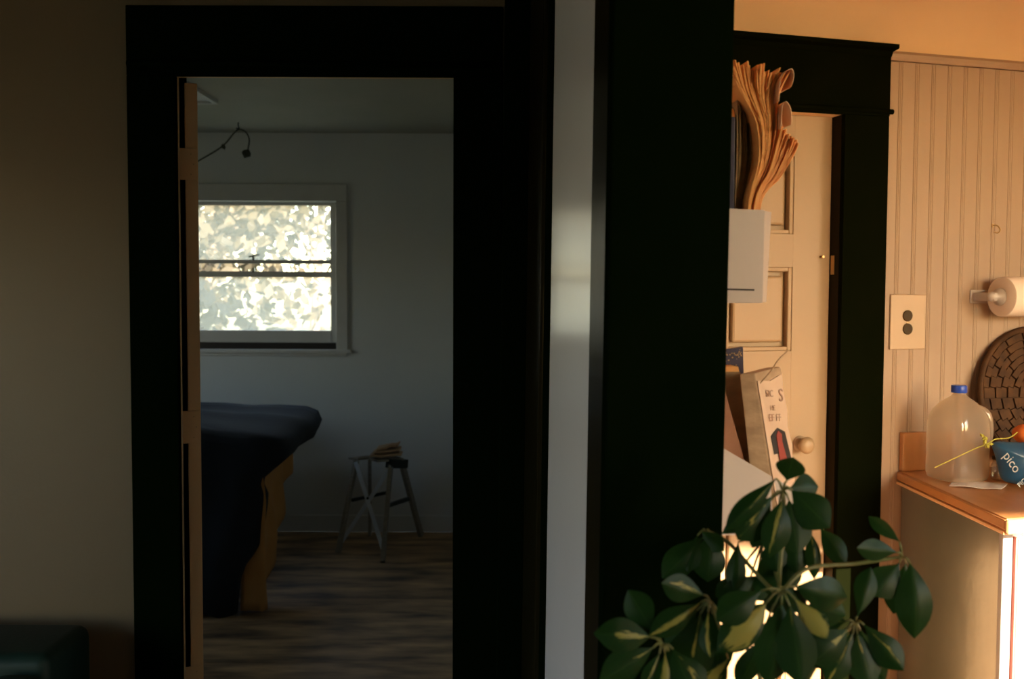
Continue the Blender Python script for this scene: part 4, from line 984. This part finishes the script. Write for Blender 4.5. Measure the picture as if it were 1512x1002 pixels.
obj('back_plate', kbox(B(), ptt - .05, ptt + .29, .0118, .0165, ptz - .022, ptz + .022), M['greyplastic'], hd, bevel=.002)
# little hook
ht, hz_ = kpix(1466, 338, .012)
hkE = empty('wall_hook', kp(ht, .012, hz_), 'small bent metal hook on the beadboard wall above the paper towel', 'hook')
hkp = [kp(ht, .011, hz_ + .012), kp(ht + .002, .03, hz_ + .010), kp(ht + .005, .040, hz_ - .004), kp(ht + .001, .034, hz_ - .014), kp(ht - .008, .026, hz_ - .010)]
obj('hook_wire', tube(B(), smoothpath(hkp, 5), .0022, 7), M['brass'], hkE, smooth=True)
obj('hook_base', lathe(B(), [(.006, 0), (.005, .002)], kp(ht, .0115, hz_ + .012), kn, 12), M['brass'], hkE)

# ================================================================== UMBRELLA PLANT
random.seed(21)
PX = .31; PY = 1.2
plant = empty('umbrella_plant', (PX, PY, 0), 'umbrella plant with drooping variegated leaves in front of the dark end board', 'plant')
potp = [(.10, 0), (.105, .01), (.135, .26), (.15, .265), (.15, .30), (.135, .30), (.128, .26), (.001, .26)]
po = obj('plant_pot', lathe(B(), [(r * .9, h) for r, h in potp], (PX, PY, 0), n=36), M['pot'], smooth=True, auto=35, label='terracotta pot under the umbrella plant', cat='pot')
plant.location = (PX, PY, .235); WM[plant.name] = Matrix.Translation((PX, PY, .235))
def leaf_mesh(idx, bend, fold, tipw):
    b = B(); NV, NU = 12, 6; uvl = b.loops.layers.uv.new('UVMap'); g = []
    for j in range(NV + 1):
        v = j / NV; wd = (math.sin(math.pi * v ** tipw) ** .85) * .5 if 0 < v < 1 else .012
        if v > .88: wd = max(.012, wd * (1 - ((v - .88) / .12) ** 2 * .5))
        r = []
        for i in range(NU + 1):
            u = i / NU * 2 - 1
            z = bend * 4 * v * (1 - v) * .25 - fold * abs(u) * wd + .02 * math.sin(v * 9 + idx) * u * wd * 2
            r.append((b.verts.new((u * wd, v, z)), (i / NU, v)))
        g.append(r)
    for j in range(NV):
        for i in range(NU):
            q = [g[j][i], g[j][i + 1], g[j + 1][i + 1], g[j + 1][i]]; f = b.faces.new([k[0] for k in q]); f.smooth = True
            for l, k in zip(f.loops, q): l[uvl].uv = k[1]
    me = bpy.data.meshes.new('leaf'); b.to_mesh(me); b.free(); me.materials.append(M['leaf']); return me
LM = [leaf_mesh(0, .35, .25, 1.25), leaf_mesh(1, .7, .35, 1.4), leaf_mesh(2, 1.0, .3, 1.15)]
def whorl(center, y, leaves, stem_pts):
    """leaves: (base px, tip px, width px, [depth of base, depth of tip, facing], variegation)"""
    c = at(*center, y); b = B()
    if stem_pts: tube(b, smoothpath([c] + stem_pts, 5), .0026, 7)
    todo = []
    for lf in leaves:
        (bx, by), (tx_, ty), wpx = lf[:3]; ex = lf[3] if len(lf) > 3 and lf[3] else (-.008, -.025, None); var = lf[4] if len(lf) > 4 else None
        p0 = at(bx, by, y + ex[0]); p1 = at(tx_, ty, y + ex[1])
        mid = c.lerp(p0, .5) + V((0, 0, .003))
        tube(b, [c, mid, p0], [.0017, .0014, .0011], 6)
        todo.append((p0, p1, wpx * y / F_PX * 1.16, ex[2] if len(ex) > 2 else None, var))
    br = obj('branch', b, M['stem'], plant, smooth=True)
    for p0, p1, wd, fl_n, var in todo:
        d = p1 - p0; L_ = d.length * 1.04; yv = d.normalized()
        n0 = V((random.uniform(-.25, .25), -1, random.uniform(.0, .35))) if fl_n is None else V(fl_n)
        xv = yv.cross(n0).normalized(); zv = xv.cross(yv).normalized()
        Mx = Matrix((xv * wd, yv * L_, zv * L_ * .5)).transposed().to_4x4(); Mx.translation = p0
        o = link('leaf', random.choice(LM), br, Mx)
        o.color = (*(var or (0, .5, -.35)), 1)
    return c
YA, YC, YD, YE, YF_, YBb, YM = 1.23, 1.15, 1.17, 1.15, 1.19, 1.25, 1.30
trunk_top = at(1150, 880, 1.21)
trunk = smoothpath([V((PX, PY, .24)), V((PX + .015, PY + .01, .5)), V((PX - .005, PY - .005, .80)), trunk_top], 6)
obj('trunk', tube(B(), trunk, [.011 - .006 * i / (len(trunk) - 1) for i in range(len(trunk))], 9), M['stem'], plant, smooth=True)
obj('soil', lathe(B(), [(.113, .2345), (.112, .238), (.06, .243), (.001, .243)], (PX, PY, 0), n=28), M['soil'], po)
low = V((PX, PY - .005, .74))
bk = (.02, .04); bk2 = (.0, .02)
whorl((1156, 724), YA, [((1162, 709), (1171, 676), 38, (0, .03, (0, -.5, .9))), ((1146, 706), (1074, 779), 28, None, (.5, .5, -.02)), ((1139, 733), (1091, 794), 50, None, (.9, .55, -.06)), ((1155, 738), (1136, 820), 40, (-.012, -.03), (.85, .6, .05)), ((1165, 738), (1177, 815), 48),
     ((1169, 724), (1223, 777), 48), ((1167, 720), (1207, 718), 36, (0, .02)), ((1130, 748), (1068, 786), 22, (.03, .05)), ((1150, 745), (1112, 806), 36, (.02, .04))], [at(1158, 770, YA + .02), at(1152, 830, YA + .01), trunk_top])
whorl((1042, 784), YM, [((1039, 792), (980, 851), 38), ((1048, 785), (1045, 856), 46), ((1036, 784), (1068, 812), 24), ((1030, 790), (1016, 842), 26)], [at(1075, 800, YM), at(1120, 850, YM - .03), trunk_top])
whorl((1128, 796), YM, [((1090, 800), (1084, 872), 26), ((1133, 806), (1150, 882), 46), ((1160, 806), (1166, 872), 36), ((1196, 785), (1202, 852), 22, None, (.9, .5, .02)), ((1212, 780), (1247, 833), 30), ((1118, 850), (1062, 905), 50), ((1150, 842), (1118, 884), 34), ((1085, 855), (1058, 880), 24), ((1140, 790), (1146, 842), 34), ((1172, 790), (1176, 845), 34), ((1104, 866), (1086, 915), 36)], [at(1140, 830, YM), at(1150, 860, YM - .05), trunk_top])
whorl((1153, 871), YC, [((1124, 872), (1060, 914), 42), ((1131, 890), (1062, 960), 48, None, (.86, .42, .28)), ((1154, 892), (1133, 1006), 58), ((1166, 894), (1182, 1006), 54, (-.02, -.04), (.2, .5, .02)), ((1174, 884), (1219, 940), 36, (-.014, -.03), (.97, .45, .36)), ((1174, 866), (1248, 882), 46, (0, .03)), ((1192, 893), (1247, 907), 44, bk), ((1180, 905), (1214, 985), 52, bk), ((1122, 945), (1090, 1010), 32, bk), ((1153, 866), (1163, 912), 34, bk2), ((1148, 868), (1138, 904), 28, bk2), ((1158, 868), (1190, 898), 30, bk2)], [at(1152, 885, YC + .04), trunk_top])
whorl((1049, 889), YD, [((1039, 878), (979, 861), 36, None, (.8, .62, .06)), ((1035, 889), (961, 936), 34, None, (1.05, .45, .12)), ((1034, 906), (1010, 1004), 66, (0, .0), (.55, .5, -.03)), ((1046, 903), (1049, 968), 28, (-.02, -.04), (1.0, .6, .10)), ((1030, 900), (985, 960), 32, bk), ((1052, 905), (1062, 995), 44, (.03, .04)), ((1075, 972), (1038, 1012), 40, (.03, .04), (.8, .5, .2))], [at(1080, 930, YD + .03), at(1120, 990, YD + .03), low + V((0, 0, .14))])
whorl((978, 951), YE, [((964, 931), (929, 873), 40, (0, .02, (-.5, -.6, .7))), ((960, 940), (880, 935), 44, None, (.62, .5, .10)), ((964, 956), (888, 1004), 44, None, (.3, .5, .03)), ((974, 964), (950, 1018), 22, None, (.8, .5, .05)), ((982, 964), (982, 1022), 28, None, (.9, .5, .2)), ((994, 958), (1024, 1030), 58, None, (.7, .3, -.05))], [at(1010, 990, YE + .04), low + V((0, 0, .08))])
whorl((1262, 919), YF_, [((1266, 910), (1285, 840), 30, (0, .02)), ((1276, 922), (1332, 987), 38, None, (.85, .42, -.01)), ((1266, 935), (1285, 1012), 46, None, (.4, .5, -.04)), ((1259, 935), (1222, 1006), 40, None, (1.0, .5, .03)), ((1252, 928), (1201, 976), 52, None, (.4, .5, .06)), ((1249, 917), (1201, 912), 36, (0, .03), (.5, .4, -.05)), ((1270, 930), (1305, 1004), 34, bk)], [at(1240, 940, YF_ + .03), at(1200, 990, YF_ + .03), low + V((0, 0, .12))])
whorl((1332, 822), YBb, [((1328, 799), (1284, 763), 22, (0, .02, (-.3, -.5, .8))), ((1324, 815), (1267, 809), 28), ((1328, 831), (1292, 878), 44), ((1338, 831), (1320, 903), 38, (.01, .01)), ((1344, 831), (1350, 938), 48, (-.015, -.03))], [at(1260, 832, YBb), at(1190, 840, YBb - .02), trunk_top])
